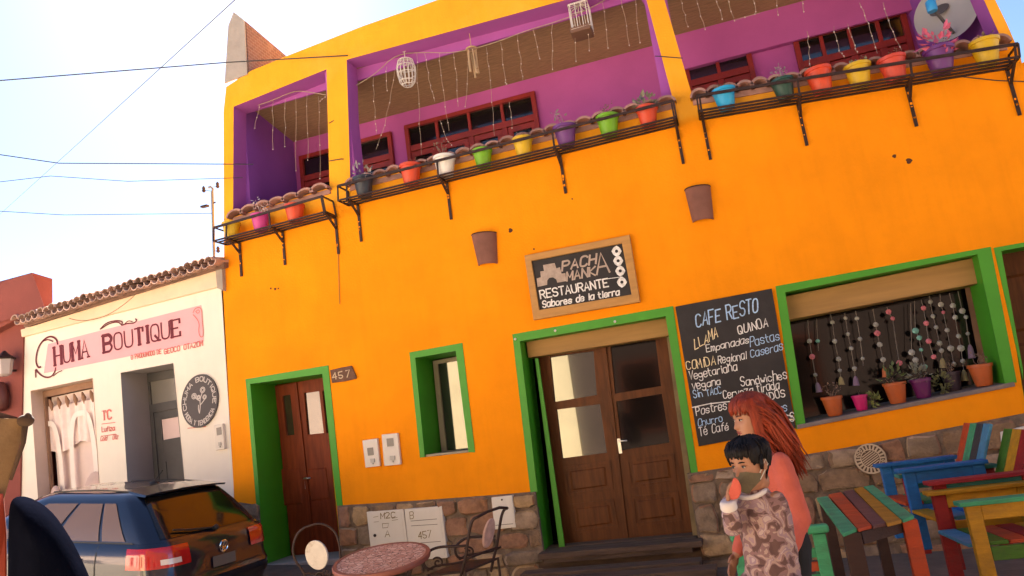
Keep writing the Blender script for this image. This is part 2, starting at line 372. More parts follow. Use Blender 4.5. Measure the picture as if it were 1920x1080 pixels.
mb = MB(); mb.sheet([outline, bay1, bay2, bay3, op_ld, op_sw, op_bd, op_bw, op_rd])
mb.add([outline[5], outline[11], V((3.05, 9, 7.3)), V((-6.55, 9, 7.3))], [(0, 1, 2, 3)])      # flat roof
i0 = outline[:6]
for a, b in zip(i0, i0[1:]): mb.add([a, b, b+V((0, 9, 0)), a+V((0, 9, 0))], [(0, 1, 2, 3)])   # left party side
r0 = outline[11:18]
for a, b in zip(r0, r0[1:]): mb.add([a, b, b+V((0, 9, 0)), a+V((0, 9, 0))], [(0, 1, 2, 3)])
mb.add([(4.3, 0, 5), (7.6, 0, 5.05), (7.6, 9, 5.05), (4.3, 9, 5)], [(0, 1, 2, 3)])
mb.add([(7.6, 0, 0), (7.6, 9, 0), (7.6, 9, 5.05), (7.6, 0, 5.05)], [(0, 1, 2, 3)])
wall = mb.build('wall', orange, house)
# roof parapet edge (thickness seen from the street)
# loggia interior
mb = MB(); mb.box((-6.6, 1.6, 5.0), (3.5, 1.75, 7.2)); 
mb.box((-.1, 1.5, 6.42), (3.3, 1.6, 7.1))
mb.build('balcony_back_wall', purple, house, bevel=.01)
mb = MB()
def reveal(mb, L, d, skip=()):
    n = len(L)
    for i in range(n):
        if i in skip: continue
        a, b = L[i], L[(i+1) % n]; mb.add([a+V((0, .003, 0)), b+V((0, .003, 0)), b+V((0, d, 0)), a+V((0, d, 0))], [(0, 1, 2, 3)])
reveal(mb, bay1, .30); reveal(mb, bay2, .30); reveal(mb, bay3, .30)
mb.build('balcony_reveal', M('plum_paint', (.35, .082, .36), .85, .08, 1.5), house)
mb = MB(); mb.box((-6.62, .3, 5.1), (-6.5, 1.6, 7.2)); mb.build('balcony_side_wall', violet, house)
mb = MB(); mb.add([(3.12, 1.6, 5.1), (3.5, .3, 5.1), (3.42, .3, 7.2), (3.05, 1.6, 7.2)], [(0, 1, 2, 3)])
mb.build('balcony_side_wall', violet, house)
mb = MB()          # inner face of the front wall above and between the bays
mb.box((-6.5, .302, 7.0), (3.4, .33, 7.3)); 
for a, b in ((-4.93, -4.55), (-.27, .05)): mb.box((a+.02, .06, 5.0), (b-.02, .32, 7.2))
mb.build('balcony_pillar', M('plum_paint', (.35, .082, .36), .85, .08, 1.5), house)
mb = MB(); mb.add([(-6.6, .1, 7.22), (3.5, .1, 7.22), (3.5, 1.65, 6.93), (-6.6, 1.65, 6.98)], [(0, 1, 2, 3)])
mb.build('balcony_ceiling', cane, house)
mb = MB(); mb.box((-6.6, .05, 5.0), (3.5, 1.6, 5.2)); mb.build('balcony_floor', concrete, house)
mb = MB(); mb.box((-6.85, 2.0, 0), (7.55, 9, 5.0)); mb.box((-6.55, 1.76, 5.0), (3.1, 9, 7.28)); mb.build('inner_wall', darkin, house)

def surround(outer, inner, depth, open_left=True, name='door_surround', bot=True):
    mb = MB()
    o = [p+V((0, -.010, 0)) for p in outer]; i = [p+V((0, -.010, 0)) for p in inner]
    for a, b in ((0, 1), (1, 2), (3, 0)):
        q = [o[a], o[b], i[b], i[a]]; slab(mb, q, .014)
    n = 4
    return mb
def add_reveal(mb, op, depth, idx=(0, 1, 3)):
    for k in idx:
        a, b = op[k], op[(k+1) % 4]; mb.add([a+V((0, -.009, 0)), b+V((0, -.009, 0)), b+V((0, depth, 0)), a+V((0, depth, 0))], [(0, 1, 2, 3)])
# surrounds: outer band stops at the stone base
mb = surround(Q([(461, 711), (616, 685), (643, 948), (482, 952)], 0), Q([(470, 720), (605, 701), (632, 948), (489, 952)], 0), .55)
add_reveal(mb, op_ld, .60); mb.build('door_surround', green, house)
mb = surround(Q([(768, 661), (867, 643), (891, 848), (788, 858)], 0), op_sw, .6)
add_reveal(mb, op_sw, .60, (0, 1, 2, 3)); mb.build('window_surround', green, house)
mb = surround(Q([(961, 627), (1262, 574), (1309, 888), (995, 925)], 0), Q([(975, 640), (1248, 593), (1296, 889), (1008, 922)], 0), .45)
add_reveal(mb, op_bd, .50); mb.build('door_surround', green, house)
mb = surround(Q([(1454, 537), (1857, 463), (1906, 717), (1493, 805)], 0), op_bw, .5)
add_reveal(mb, op_bw, .55); mb.build('window_surround', green, house)
mb = surround([F(1863, 465), F(2030, 435), F(2095, 860), F(1918, 712)], [op_rd[0], op_rd[1], F(2068, 855), F(1917, 690)], .4)
add_reveal(mb, op_rd, .45); mb.build('door_surround', green, house)

def leaf_panel(mb, q, y0, proud=.014, ins=.10):
    a = [p+V((0, -.002, 0)) for p in q]; c = quadpt(q, .5, .5)
    b = [p+(c-p)*ins+V((0, -proud, 0)) for p in q]
    mb.add(a+b, [(0, 1, 5, 4), (1, 2, 6, 5), (2, 3, 7, 6), (3, 0, 4, 7), (4, 5, 6, 7)])
def handle(px, py, y, par, flip=1):
    p = F(px, py, y); mb = MB(); mb.box((p.x-.02, p.y-.012, p.z-.13), (p.x+.02, p.y+.004, p.z+.05))
    mb.tube([p+V((0, -.01, .02)), p+V((0, -.055, .02)), p+V((.02*flip, -.06, .02)), p+V((.11*flip, -.06, .015))], .010)
    mb.lathe(p+V((0, -.013, -.09)), [(.012, 0), (.012, .01)], 10, (0, -1, 0))
    return mb.build('handle', metal, par, smooth=True)
# left double door
yd = .55
q = Q([(515, 724), (606, 706), (640, 1062), (549, 1066)], yd); q[1].x = q[2].x = -5.12
hol = [Q(p, yd) for p in ([(529, 742), (544, 740), (552, 815), (537, 817)], [(570, 737), (598, 733), (607, 812), (577, 815)], [(604, 733), (622, 731), (630, 810), (612, 812)])]
mb = MB(); holed(mb, q, hol, .05); 
a, b = F(554, 717, yd-.012), F(592, 1062, yd-.012); mb.beam(a, b, .045, .024, (0, 1, 0))
for pts in ([(525, 880), (562, 877), (568, 945), (533, 948)], [(576, 880), (612, 876), (620, 935), (583, 940)]): leaf_panel(mb, Q(pts, yd), yd)
door = mb.build('door', doorwood, house, bevel=.004)
mb = MB()
for h in hol: mb.add([p+V((0, .03, 0)) for p in h], [(0, 1, 2, 3)])
mb.build('pane', glass('door_pane', (.05, .03, .02), .10, gcol=.5), door); handle(574, 899, yd, door)
mb = MB(); mb.box((-6.6, -.03, .1), (-5.15, .6, .34)); mb.build('door_step', concrete, house, bevel=.02)
# small window
yw = .5
q = Q([(811, 677), (862, 667), (885, 850), (829, 853)], yw); q[1].x = q[2].x = q[1].x+.12
qi = sub(q, .13, .04, .97, .96)
mb = MB(); ring(mb, q, qi, .06); wf = mb.build('window', M('window_frame_paint', (.34, .28, .20), .6, .1), house, bevel=.004)
mb = MB(); mb.add([p+V((0, .03, 0)) for p in qi], [(0, 1, 2, 3)]); mb.build('pane', pane_b, wf)
mb = MB(); qs = Q([(797, 856), (879, 847)], 0); mb.hexa([qs[0]+V((0, .02, -.02)), qs[1]+V((0, .02, -.02)), qs[1]+V((0, .6, -.02)), qs[0]+V((0, .6, -.02))], [qs[0]+V((0, .02, .02)), qs[1]+V((0, .02, .02)), qs[1]+V((0, .6, .02)), qs[0]+V((0, .6, .02))]); mb.build('sill', M('window_frame_paint', 0), wf)
# glazed double door
yd = .42
C3 = lambda L: Q([(900+a/2.076, 560+b/2.076) for a, b in L], yd)
q = C3([(226, 215), (745, 135), (838, 935), (330, 985)])
panes_l = [C3(p) for p in ([(272, 226), (442, 204), (455, 375), (290, 402)], [(297, 432), (467, 410), (494, 600), (320, 622)])]
panes_r = [C3(p) for p in ([(508, 185), (683, 160), (705, 340), (525, 370)], [(530, 400), (708, 370), (738, 560), (553, 590)])]
mb = MB(); holed(mb, q, panes_l+panes_r, .05)
for p in ([(325, 655), (508, 630), (520, 745), (338, 770)], [(350, 800), (520, 780), (540, 890), (364, 915)], [(567, 628), (755, 602), (768, 712), (582, 738)], [(588, 770), (772, 748), (787, 862), (600, 885)]):
    qq = C3(p); ring(mb, [v+V((0, -.012, 0)) for v in qq], [v+V((0, -.012, 0)) for v in sub(qq, .06, .09, .94, .91)], .011); leaf_panel(mb, sub(qq, .12, .18, .88, .82), yd, .012, .12)
a, b = F(900+482/2.076, 560+190/2.076, yd-.012), F(900+572/2.076, 560+955/2.076, yd-.012); mb.beam(a, b, .055, .024, (0, 1, 0))
gd = mb.build('door', darkwood, house, bevel=.004)
mb = MB()
for h in panes_l: mb.add([p+V((0, .03, 0)) for p in h], [(0, 1, 2, 3)])
tag(mb.build('pane', pane_b, gd), 'left hand panes mirroring the sunlit yellow house')
mb = MB()
for h in panes_r: mb.add([p+V((0, .03, 0)) for p in h], [(0, 1, 2, 3)])
tag(mb.build('pane', pane_d, gd), 'right hand panes showing the black interior')
handle(1161, 830, yd, gd)
mb = MB(); a = [F(985, 635, .2), F(1262, 586, .2), F(1258, 629, .2), F(990, 671, .2)]; slab(mb, a, .2)
mb.build('roller_box', tanwood, house, bevel=.012)
mb = MB()   # green inner door frame strip down the left side
mb.hexa([F(1003, 672, .2), F(1009, 672, .2), F(1060, 1032, .2), F(1049, 1033, .2)], [F(1003, 672, .4), F(1010, 672, .4), F(1061, 1032, .4), F(1050, 1033, .4)])
mb.build('door_frame', green, house)
mb = MB(); mb.hexa([F(1250, 632, .2), F(1258, 631, .2), F(1312, 1012, .2), F(1300, 1013, .2)], [F(1250, 632, .4), F(1259, 631, .4), F(1313, 1012, .4), F(1301, 1013, .4)])
mb.build('door_frame', M('weathered_frame', (.22, .15, .07), .8, .3), house)
# big shop window
a = [F(1470, 556, .18), F(1850, 478, .18), F(1862, 526, .18), F(1479, 600, .18)]
mb = MB(); slab(mb, a, .3); mb.build('roller_box', tanwood, house, bevel=.012)
yb = .55
q = Q([(1465, 560), (1850, 480), (1900, 740), (1500, 810)], yb); q[1].x += .25; q[2].x += .25
mb = MB(); mb.add(q, [(0, 1, 2, 3)]); bigw = mb.build('window', pane_d, house)
mb = MB(); s0, s1 = F(1494, 797, -.03), F(1902, 716, -.03)
up = V((0, 0, .045)); back = V((0, .58, .03))
mb.hexa([s0-up, s1-up, s1-up+back, s0-up+back], [s0, s1, s1+back, s0+back]); mb.build('sill', M('sill_stone', (.20, .155, .135), .9, .25, 4, .3, 30), bigw, bevel=.006)
mb = MB()
for x0, x1 in ((1813, 1846), (1824, 1858)): mb.beam(F(x0, 532, .46), F(x1, 700, .46), .055, .02, (0, 1, 0))
mb.build('shutter_slat', M('slat_wood', (.20, .10, .06), .8, .25), bigw)
# right hand door
q = [p+V((0, .3, 0)) for p in op_rd]; mb = MB(); slab(mb, q, .05); 
for v in (.1, .4, .7): leaf_panel(mb, sub(q, .08, v, .46, v+.25), .3, .02); leaf_panel(mb, sub(q, .54, v, .92, v+.25), .3, .02)
mb.build('door', darkwood, house)

# upper windows (red wood, dark panes)
yu = 1.6
def upper_window(tl, tr, bl_z, cols, rows=2, lift=.0):
    a, b = F(*tl, yu), F(*tr, yu); x0, x1 = a.x, b.x; z1 = (a.z+b.z)/2
    mb = MB(); fw = .07; y = yu-.06
    mb.box((x0, y, z1-fw), (x1, yu+.04, z1)); mb.box((x0, y, bl_z), (x0+fw, yu+.04, z1-fw)); mb.box((x1-fw, y, bl_z), (x1, yu+.04, z1-fw))
    zt = z1-.42; mb.box((x0+fw, y+.005, zt-.05), (x1-fw, yu+.04, zt+.05))
    for c in range(1, cols):
        x = x0+(x1-x0)*c/cols; mb.box((x-.045, y+.01, bl_z), (x+.045, yu+.04, zt-.05)); mb.box((x-.025, y+.01, zt+.05), (x+.025, yu+.04, z1-fw))
    for c in range(cols):      # the lower lights have their own wide casement frame
        xa = x0+(x1-x0)*c/cols+.05; xb = x0+(x1-x0)*(c+1)/cols-.05
        mb.box((xa, y+.02, zt-.15), (xb, yu+.03, zt-.06)); mb.box((xa, y+.02, bl_z), (xa+.08, yu+.03, zt-.15)); mb.box((xb-.08, y+.02, bl_z), (xb, yu+.03, zt-.15))
    f = mb.build('window', redwood, house, bevel=.006)
    mb = MB(); mb.add([(x0+.03, yu-.012, bl_z), (x1-.03, yu-.012, bl_z), (x1-.03, yu-.012, z1-.03), (x0+.03, yu-.012, z1-.03)], [(0, 1, 2, 3)]); mb.build('pane', pane_u, f)
    return f
upper_window((563, 293), (634, 278), 5.25, 1); upper_window((655, 268), (735, 249), 5.25, 1)
upper_window((760, 239), (1003, 171), 5.25, 4)
upper_window((1278, 108), (1404, 82), 5.25, 2); upper_window((1483, 66), (1697, 29), 5.25, 4)
# clay tile copings on the balcony walls
def tiles(a, b, n, par):
    mb = MB()
    for i in range(n):
        c = lerp(a, b, (i+.5)/n); wd = (b-a).length/n*.62; d = (b-a).normalized(); h = rnd.uniform(.05, .075); tw = rnd.uniform(-.05, .05)
        vs = []
        for y, s in ((-.13, 1.0), (.34, .86)):
            for rr in (1, .8):
                for k in range(9):
                    t = PI*k/8; vs.append(c + d*(-math.cos(t)*wd*rr*s+tw*y) + V((0, y, math.sin(t)*(h+.045)*(1 if rr == 1 else .72))))
        fs = []
        for k in range(8):
            fs += [(k, k+1, 19+k, 18+k), (9+k, 27+k, 28+k, 10+k), (k, 9+k, 10+k, k+1), (18+k, 19+k, 28+k, 27+k)]
        mb.add(vs, fs)
    mb.prism([a+V((0, -.02, -.05)), b+V((0, -.02, -.05)), b+V((0, -.02, .02)), a+V((0, -.02, .02))], (0, .3, 0))
    return mb.build('tile_coping', coping, par, smooth=True)
tiles(F(437, 412), F(620, 357), 7, house); tiles(F(657, 352), F(1266, 196), 22, house); tiles(F(1299, 191), F(1886, 86), 19, house)
# brick gable of the party wall above the roof
f0, f1, f2, f3 = F(430, 40), F(441, 20), F(460, 38), F(462, 150)
mb = MB(); p = [F(421, 156, -.02), F(428, 48, -.02), F(438, 22, -.02), F(458, 38, -.02), F(463, 139, -.02)]
xr = p[3].x; e = PX(538, 106, xr); e2 = V((xr, e.y+.4, e.z-.35)); b0 = V((xr, e.y+.4, 7.2))
mb.prism([p[0], p[1], p[2], p[3], p[4]], (0, .02, 0)); 
sd = V((-.22, 0, 0)); L = [V((xr, .012, p[3].z)), V((xr, e.y, e.z)), e2, b0, V((xr, .012, 7.3))]; mb2 = MB(); mb2.prism(L, sd)
mb.build('party_wall_end', concrete, house)
bm_ = M('bare_brick', (.40, .19, .13), .95, .25, 2, .3, 30, dirt=(.42, .32, .27), dscale=1.4, damt=.9)
nt_ = bm_.node_tree; br = nt_.nodes.new('ShaderNodeTexBrick'); tc_ = nt_.nodes.new('ShaderNodeTexCoord'); mp_ = nt_.nodes.new('ShaderNodeMapping'); mp_.inputs['Rotation'].default_value = (0, R(-90), R(-90)); br.inputs['Scale'].default_value = 4.5
br.inputs['Color1'].default_value = (.21, .115, .095, 1); br.inputs['Color2'].default_value = (.17, .095, .08, 1); br.inputs['Mortar'].default_value = (.27, .21, .18, 1)
nt_.links.new(tc_.outputs['Object'], mp_.inputs[0]); nt_.links.new(mp_.outputs[0], br.inputs[0])
for k in nt_.nodes:
    if k.type == 'MIX': nt_.links.new(br.outputs[0], k.inputs[6])
mb2.build('party_wall', bm_, house)

# rubble stone base
TOP = [(-6.95, 1.22), (-6.4, 1.1), (-5.2, .99), (-3.9, .94), (-2.64, .90), (-.6, .92), (1.05, 1.01), (2.7, 1.15), (4.5, 1.3), (7.6, 1.4)]
def top(x):
    for (a, b), (c, d) in zip(TOP, TOP[1:]):
        if a <= x <= c: return b+(d-b)*(x-a)/(c-a)
    return TOP[-1][1]
spans = [(-6.92, -6.45), (-5.25, -2.54), (-.73, 7.5)]
mb = MB(); mo = MB(); q7 = random.Random(11)
for a, b in spans:
    k = max(1, int((b-a)/.5)); L = [V((a, -.035, -.3)), V((b, -.035, -.3))]+[V((b+(a-b)*i/k, -.035, top(b+(a-b)*i/k))) for i in range(k+1)]
    mo.prism(L, (0, .06, 0))
    z = -.2
    while z < top(b):
        h = q7.uniform(.19, .34); x = a
        while x < b-.03:
            wd = min(q7.uniform(.18, .58), b-x); 
            if b-x-wd < .1: wd = b-x
            zt = min(z+h+q7.uniform(-.02, .02), top(x+wd/2)-.004)
            if zt-z > .06:
                cx, cz = x+wd/2, (z+zt)/2; hw, hh = wd/2-.008, (zt-z)/2-.008; n = 14; pr = q7.uniform(.010, .032); ex = q7.uniform(.28, .55)
                ph = q7.uniform(0, 6); vs = []; jit = [q7.uniform(-.09, .05) for _ in range(n)]; tl1, tl2 = q7.uniform(-.02, .02), q7.uniform(-.02, .02)
                for s, y in ((1, -.034), (.97, -.045-pr*.45), (.84, -.05-pr*.9), (.5, -.052-pr*1.05)):
                    for j in range(n):
                        t = 2*PI*j/n; c, s_ = math.cos(t), math.sin(t); k2 = 1+.05*math.sin(3*t+ph)+.05*math.sin(5*t+ph*2)+jit[j]
                        vs.append((cx+hw*s*k2*math.copysign(abs(c)**ex, c), y-.008*math.sin(2*t+ph)+(tl1*c+tl2*s_)*s+q7.uniform(-.006, .006), min(cz+hh*s*k2*math.copysign(abs(s_)**ex, s_), top(cx)-.002)))
                fs = [(i*n+j, i*n+(j+1) % n, (i+1)*n+(j+1) % n, (i+1)*n+j) for i in range(3) for j in range(n)]+[tuple(3*n+j for j in range(n))]
                mb.add(vs, fs)
            x += wd
        z += h
sb = mo.build('stone_base', mortar, house); mb.build('stones', stonem, house, smooth=28)

# marks on the plaster: holes, a thin conduit
mb = MB()
for (px, py, r) in ((957, 432, .028), (1677, 293, .02), (1704, 302, .03), (508, 541, .014), (516, 542, .018), (522, 541, .012), (1073, 373, .01), (1001, 467, .012)):
    mb = MB(); c = F(px, py); mb.prism([c+V((r*math.cos(t)*(1+.3*math.sin(3*t+px)), -.003, r*1.1*math.sin(t))) for t in [i*PI/5 for i in range(10)]], (0, .02, 0)); mb.build('plaster_hole', CHIP, house)
mb = MB(); mb.tube([F(628, 450, -.008), F(633, 453, -.008), F(637, 570, -.008)], .006, 5); mb.build('conduit', M('conduit', (.45, .2, .03), .7), house)
for px, py in ((1153, 603), (1041, 620), (966, 636)): mb = MB(); mb.ell(F(px, py, -.014), .017, 8, 6); mb.build('hook', white, house, smooth=True)
# wooden door steps
plank = M('weathered_plank', (.115, .07, .045), .95, .4, 2, .5, 20, stretch=(1.2, 9, 9), isl=.25)
mb = MB(); z0 = .30
for k, (y0, y1, xa, xb, z) in enumerate(((-.22, .40, -2.55, -.72, .20), (-.50, -.25, -2.7, -.66, .05), (-.80, -.53, -2.75, -.55, .02))):
    n = 3 if k == 0 else 1
    for i in range(n): mb.box((xa+rnd.uniform(-.05, .05), lerp(y0, y1, i/n)+.006, z-.05), (xb+rnd.uniform(-.05, .05), lerp(y0, y1, (i+1)/n)-.006, z+rnd.uniform(-.006, .006)+.012))
mb.box((-2.5, -.2, .1), (-.8, .38, .15)); mb.box((-2.62, -.04, -.3), (-.64, -.012, .148))
ds = mb.build('door_step', plank, house, bevel=.008)
# ------------------------------------------------------------------ pale boutique house
bout = thing('boutique_house', (-8.9, 0, 0), 'small pale cream boutique house with pink painted sign and clay tile eave', 'building')
ob_w = Q([(58, 733), (174, 709), (190, 960), (76, 985)], 0)
ob_d = Q([(227, 699), (325, 681), (352, 960), (245, 985)], 0)
ou = [F(38, 612), F(414, 500), F(418, 540), F(438, 912), V((-6.85, 0, 0)), V((-10.75, 0, 0))]
mb = MB(); mb.sheet([ou, ob_w, ob_d])
mb.add([ou[0], ou[0]+V((0, 7, 0)), V((-10.75, 7, 0)), V((-10.75, 0, 0))], [(0, 1, 2, 3)])
mb.build('wall', cream, bout)
mb = MB(); mb.box((-10.7, .8, 0), (-6.95, 6.9, 4.2)); mb.build('inner_wall', M('dim_room', (.20, .15, .13), .9), bout)
mb = MB()                                     # projecting band under the eave
c = [F(38, 618, -.05), F(405, 505, -.05), F(408, 538, -.05), F(40, 632, -.05)]; slab(mb, c, .06)
mb.build('cornice', M('cornice_paint', (.80, .60, .44), .85, .06, 2, dirt=(.6, .4, .3)), bout, bevel=.012)
mb = MB(); c2 = [F(404, 508, -.07), F(416, 500, -.07), F(418, 545, -.07), F(407, 540, -.07)]; slab(mb, c2, .08); mb.build('cornice_end', concrete, bout)
mb = MB(); add_reveal(mb, ob_d, .5); mb.build('door_reveal', M('grey_reveal', (.34, .31, .31), .85, .06, 2), bout)
mb = MB(); add_reveal(mb, ob_w, .22); mb.build('window_reveal', M('tan_reveal', (.62, .48, .40), .85, .1, 2), bout)
# shop window with curtain and painted arches
q = [p+V((0, .2, 0)) for p in ob_w]; q[0].x -= .1; q[3].x -= .1; q[0].z -= .01
qi = sub(q, .10, .05, .99, .98); mb = MB(); ring(mb, q, qi, .05); bw = mb.build('window', M('old_wood', (.30, .17, .11), .8, .2, 4), bout)
mb = MB(); mb.add([p+V((0, .12, 0)) for p in qi], [(0, 1, 2, 3)]); mb.build('backing', M('pink_grey_cloth', (.80, .66, .63), .9, .08, 2), bw)
mb = MB(); n = 60; vs = []       # curtain in folds with a scalloped header
for i in range(n+1):
    u = i/n; d = .05+.018*math.sin(u*46)+.01*math.sin(u*17)
    vs += [quadpt(qi, u, .075+.022*abs(math.sin(u*21)))+V((0, d, 0)), quadpt(qi, u, .45+.03*math.sin(u*9))+V((0, d*1.3-.02, 0))]
mb.add(vs, [(2*i, 2*i+2, 2*i+3, 2*i+1) for i in range(n)])
mb.build('curtain', M('lace_curtain', (.84, .70, .67), .9, .10, 6), bw, smooth='all')
mb = MB(); q9 = random.Random(3)
for i in range(7):
    u = .06+i*.14; mb.tube([quadpt(qi, u, .02)+V((0, .02, 0)), quadpt(qi, u+.015, .07)+V((0, .03, 0)), quadpt(qi, u+.02, .12)+V((0, .03, 0))], [.012, .035, .01], 7)
mb.build('curtain_tab', M('old_wood', 0), bw, smooth=True)
def archpath(u0, u1, vt, vb, lean=0):
    p = []
    for i in range(25):
        t = PI*i/24; c, s = math.cos(t), math.sin(t)
        p.append(quadpt(qi, (u0+u1)/2-(u1-u0)/2*math.copysign(abs(c)**.55, c)+lean*(1-s), vb-(vb-vt)*(s**.75 if s > 0 else 0))+V((0, .025, 0)))
    return p
for (u0, u1, vt, vb) in ((.36, .76, .19, .80), (.93, 1.3, .20, .58), (-.2, .17, .22, .78)):
    mb = MB(); p = [x for x in archpath(u0, u1, vt, vb) if qi[0].x-.02 < x.x < qi[1].x+.04]; mb.ribbon(p, .085)
    mb.build('white_arch', M('white_trim', (.82, .76, .72), .8, .05), bw)
mb = MB(); mb.ell(quadpt(qi, .12, .80)+V((0, -.05, 0)), (.08, .05, .12), 12, 8); mb.ell(quadpt(qi, .75, .85)+V((0, .0, 0)), (.22, .04, .30), 14, 8); mb.build('display_bust', M('display_cloth', (.60, .46, .43), .8, .1), bw, smooth='all')
# grey door
qd = [F(265, 703, .5), F(330, 691, .5), F(356, 960, .5), F(289, 975, .5)]; qd[1].x += .3; qd[2].x += .3
mb = MB(); lf = sub(qd, .16, .28, .84, .99); tr = sub(qd, .14, .06, .88, .22)
holed(mb, qd, [tr, lf], .06); gdoor = mb.build('door', greyp, bout, bevel=.004)
mb = MB(); mb.add([p+V((0, .03, 0)) for p in tr], [(0, 1, 2, 3)]); mb.build('pane', M('transom_glass', (.22, .21, .20), .25, .05), gdoor)
lw_ = [p+V((0, .02, 0)) for p in lf]; pn = sub(lw_, .18, .08, .72, .28); p1 = sub(lw_, .18, .30, .72, .40); p2 = sub(lw_, .15, .46, .8, .96)
mb = MB(); holed(mb, lw_, [pn], .03); leaf_panel(mb, p1, .5, -.012); ring(mb, [v+V((0, -.012, 0)) for v in p2], [v+V((0, -.012, 0)) for v in sub(p2, .12, .06, .88, .94)], .011)
mb.build('door_leaf', greyp, gdoor, bevel=.003)
mb = MB(); mb.add([p+V((0, .02, 0)) for p in pn], [(0, 1, 2, 3)]); mb.build('pane', M('pink_paper', (.80, .62, .62), .6, .05), gdoor)
# painted sign
mb = MB(); sg = Q([(90, 645), (377, 572), (382, 640), (82, 700)], -.004); slab(mb, sg, .003); mb.build('painted_sign', pink, bout)
plum = M('plum_lettering', (.14, .02, .035), .85, .2, 8); rosel = M('rose_lettering', (.62, .16, .15), .85, .2, 8)
mb = MB(); UP = (-.06, -1)
write(mb, 'HUMA', (103, 685), (166, 669), 33, -.008, .036, UP, serif=True, jit=.01); write(mb, 'BOUTIQUE', (195, 661), (338, 629), 31, -.008, .036, UP, serif=True, jit=.01)
sw = [(108, 645), (106, 636), (96, 630), (85, 634), (74, 646), (68, 664), (67, 680), (72, 690), (76, 688)]
def smooth_px(L):
    for _ in range(2): L = chaikin(L)
    return L
for L, wd in ((sw, .03), ([(80, 640), (90, 636), (99, 640)], .02), ([(67, 707), (66, 690), (72, 700), (84, 708), (96, 707), (103, 697), (104, 690)], .026), ([(100, 705), (108, 698), (116, 695)], .014),
              ([(188, 617), (198, 606), (214, 601), (230, 602), (228, 610), (222, 603), (205, 606), (190, 616)], .02), ([(228, 610), (240, 606), (252, 606), (257, 600), (254, 598)], .02), ([(232, 609), (240, 601), (248, 603)], .014)):
    mb.ribbon([F(a, b, -.009) for a, b in smooth_px(L)], wd)
mb.build('lettering', plum, bout)
mb = MB()
for L, wd in (([(362, 586), (366, 578), (374, 576), (378, 580), (379, 600), (382, 630), (376, 633), (372, 622), (374, 606), (368, 596), (362, 590)], .012), ([(367, 584), (372, 580), (375, 585), (370, 588), (367, 584)], .01)):
    mb.ribbon([F(a, b, -.009) for a, b in smooth_px(L)], wd)
write(mb, 'O PRODUMODO DE', (246, 674), (302, 663), 8, -.008, .012, UP); write(mb, 'GEOCOXOTAZOM', (308, 664), (380, 648), 9, -.008, .014, UP)
write(mb, 'TC', (192, 788), (209, 785), 17, -.008, .016, UP, serif=True, jit=0); write(mb, 'Lufiza', (191, 810), (215, 807), 9, -.008, .012, UP); write(mb, 'Cold y Oliz', (188, 827), (221, 823), 9, -.008, .010, (.15, -1))
for a, b in (((191, 795), (216, 792)), ((190, 818), (217, 814)), ((352, 803), (386, 800))): mb.ribbon([F(*a, -.008), F(*b, -.008)], .010)
mb.build('small_lettering', rosel, bout)
# clay tile eave and roof
mb = MB(); a, b = F(33, 606, -.2), F(411, 492, -.2); n = 30
roofm = M('old_roof_tile', (.20, .115, .085), .95, .3, 6, .4, 30, isl=.3, dirt=(.05, .04, .035), dscale=3, damt=.8)
mb.hexa([a+V((0, .1, -.06)), b+V((0, .1, -.06)), b+V((0, 7, 1.2)), a+V((0, 7, 1.2))], [a+V((0, .1, .03)), b+V((0, .1, .03)), b+V((0, 7, 1.3)), a+V((0, 7, 1.3))])
rt = mb.build('roof', roofm, bout)
mb = MB(); dx = (b-a)
for i in range(n):
    for k, (t0, up_) in enumerate(((i/n, True), ((i+.5)/n, False))):
        base = lerp(a, b, t0)+V((0, rnd.uniform(-.02, .02), rnd.uniform(-.012, .012)+(.055 if up_ else .03))); wd = dx.length/n*.58; vs = []; d = dx.normalized()
        for y in (-.06, 1.5):
            for rr in (1, .78):
                for j in range(8):
                    t = PI*j/7; vs.append(base+d*(-math.cos(t)*wd*rr)+V((0, y, y*.175+(math.sin(t) if up_ else -math.sin(t))*.075*(rr if rr == 1 else .8))))
        fs = []
        for j in range(7): fs += [(j, j+1, 17+j, 16+j), (8+j, 24+j, 25+j, 9+j), (j, 8+j, 9+j, j+1)]
        mb.add(vs, fs)
mb.build('eave_tiles', tile, bout, smooth=True)
mb = MB(); nseg = 30; A, B = F(192, 556, .35), F(322, 513, .35); vs = []
for i in range(nseg+1):
    p = lerp(A, B, i/nseg); z = .02*math.sin(i*2.2)+.10*math.sin(PI*i/nseg); 
    vs += [p+V((0, 0, z)), p+V((0, 1.2, z+.12))]
mb.add(vs, [(2*i, 2*i+2, 2*i+3, 2*i+1) for i in range(nseg)]); 
rs = tag(mb.build('roof_sheet', M('dark_sheet', (.05, .04, .04), .6, .3), smooth=True), 'dark corrugated sheet lying loose on the clay tile roof of the boutique', 'roofing sheet')
mb = MB(); mb.tube([F(a_, b_, -.05) for a_, b_ in smooth_px([(130, 597), (150, 602), (175, 600), (205, 590), (240, 566), (258, 548)])], .006, 5); mb.build('wire', M('tan_wire', (.30, .16, .09), .8), bout)
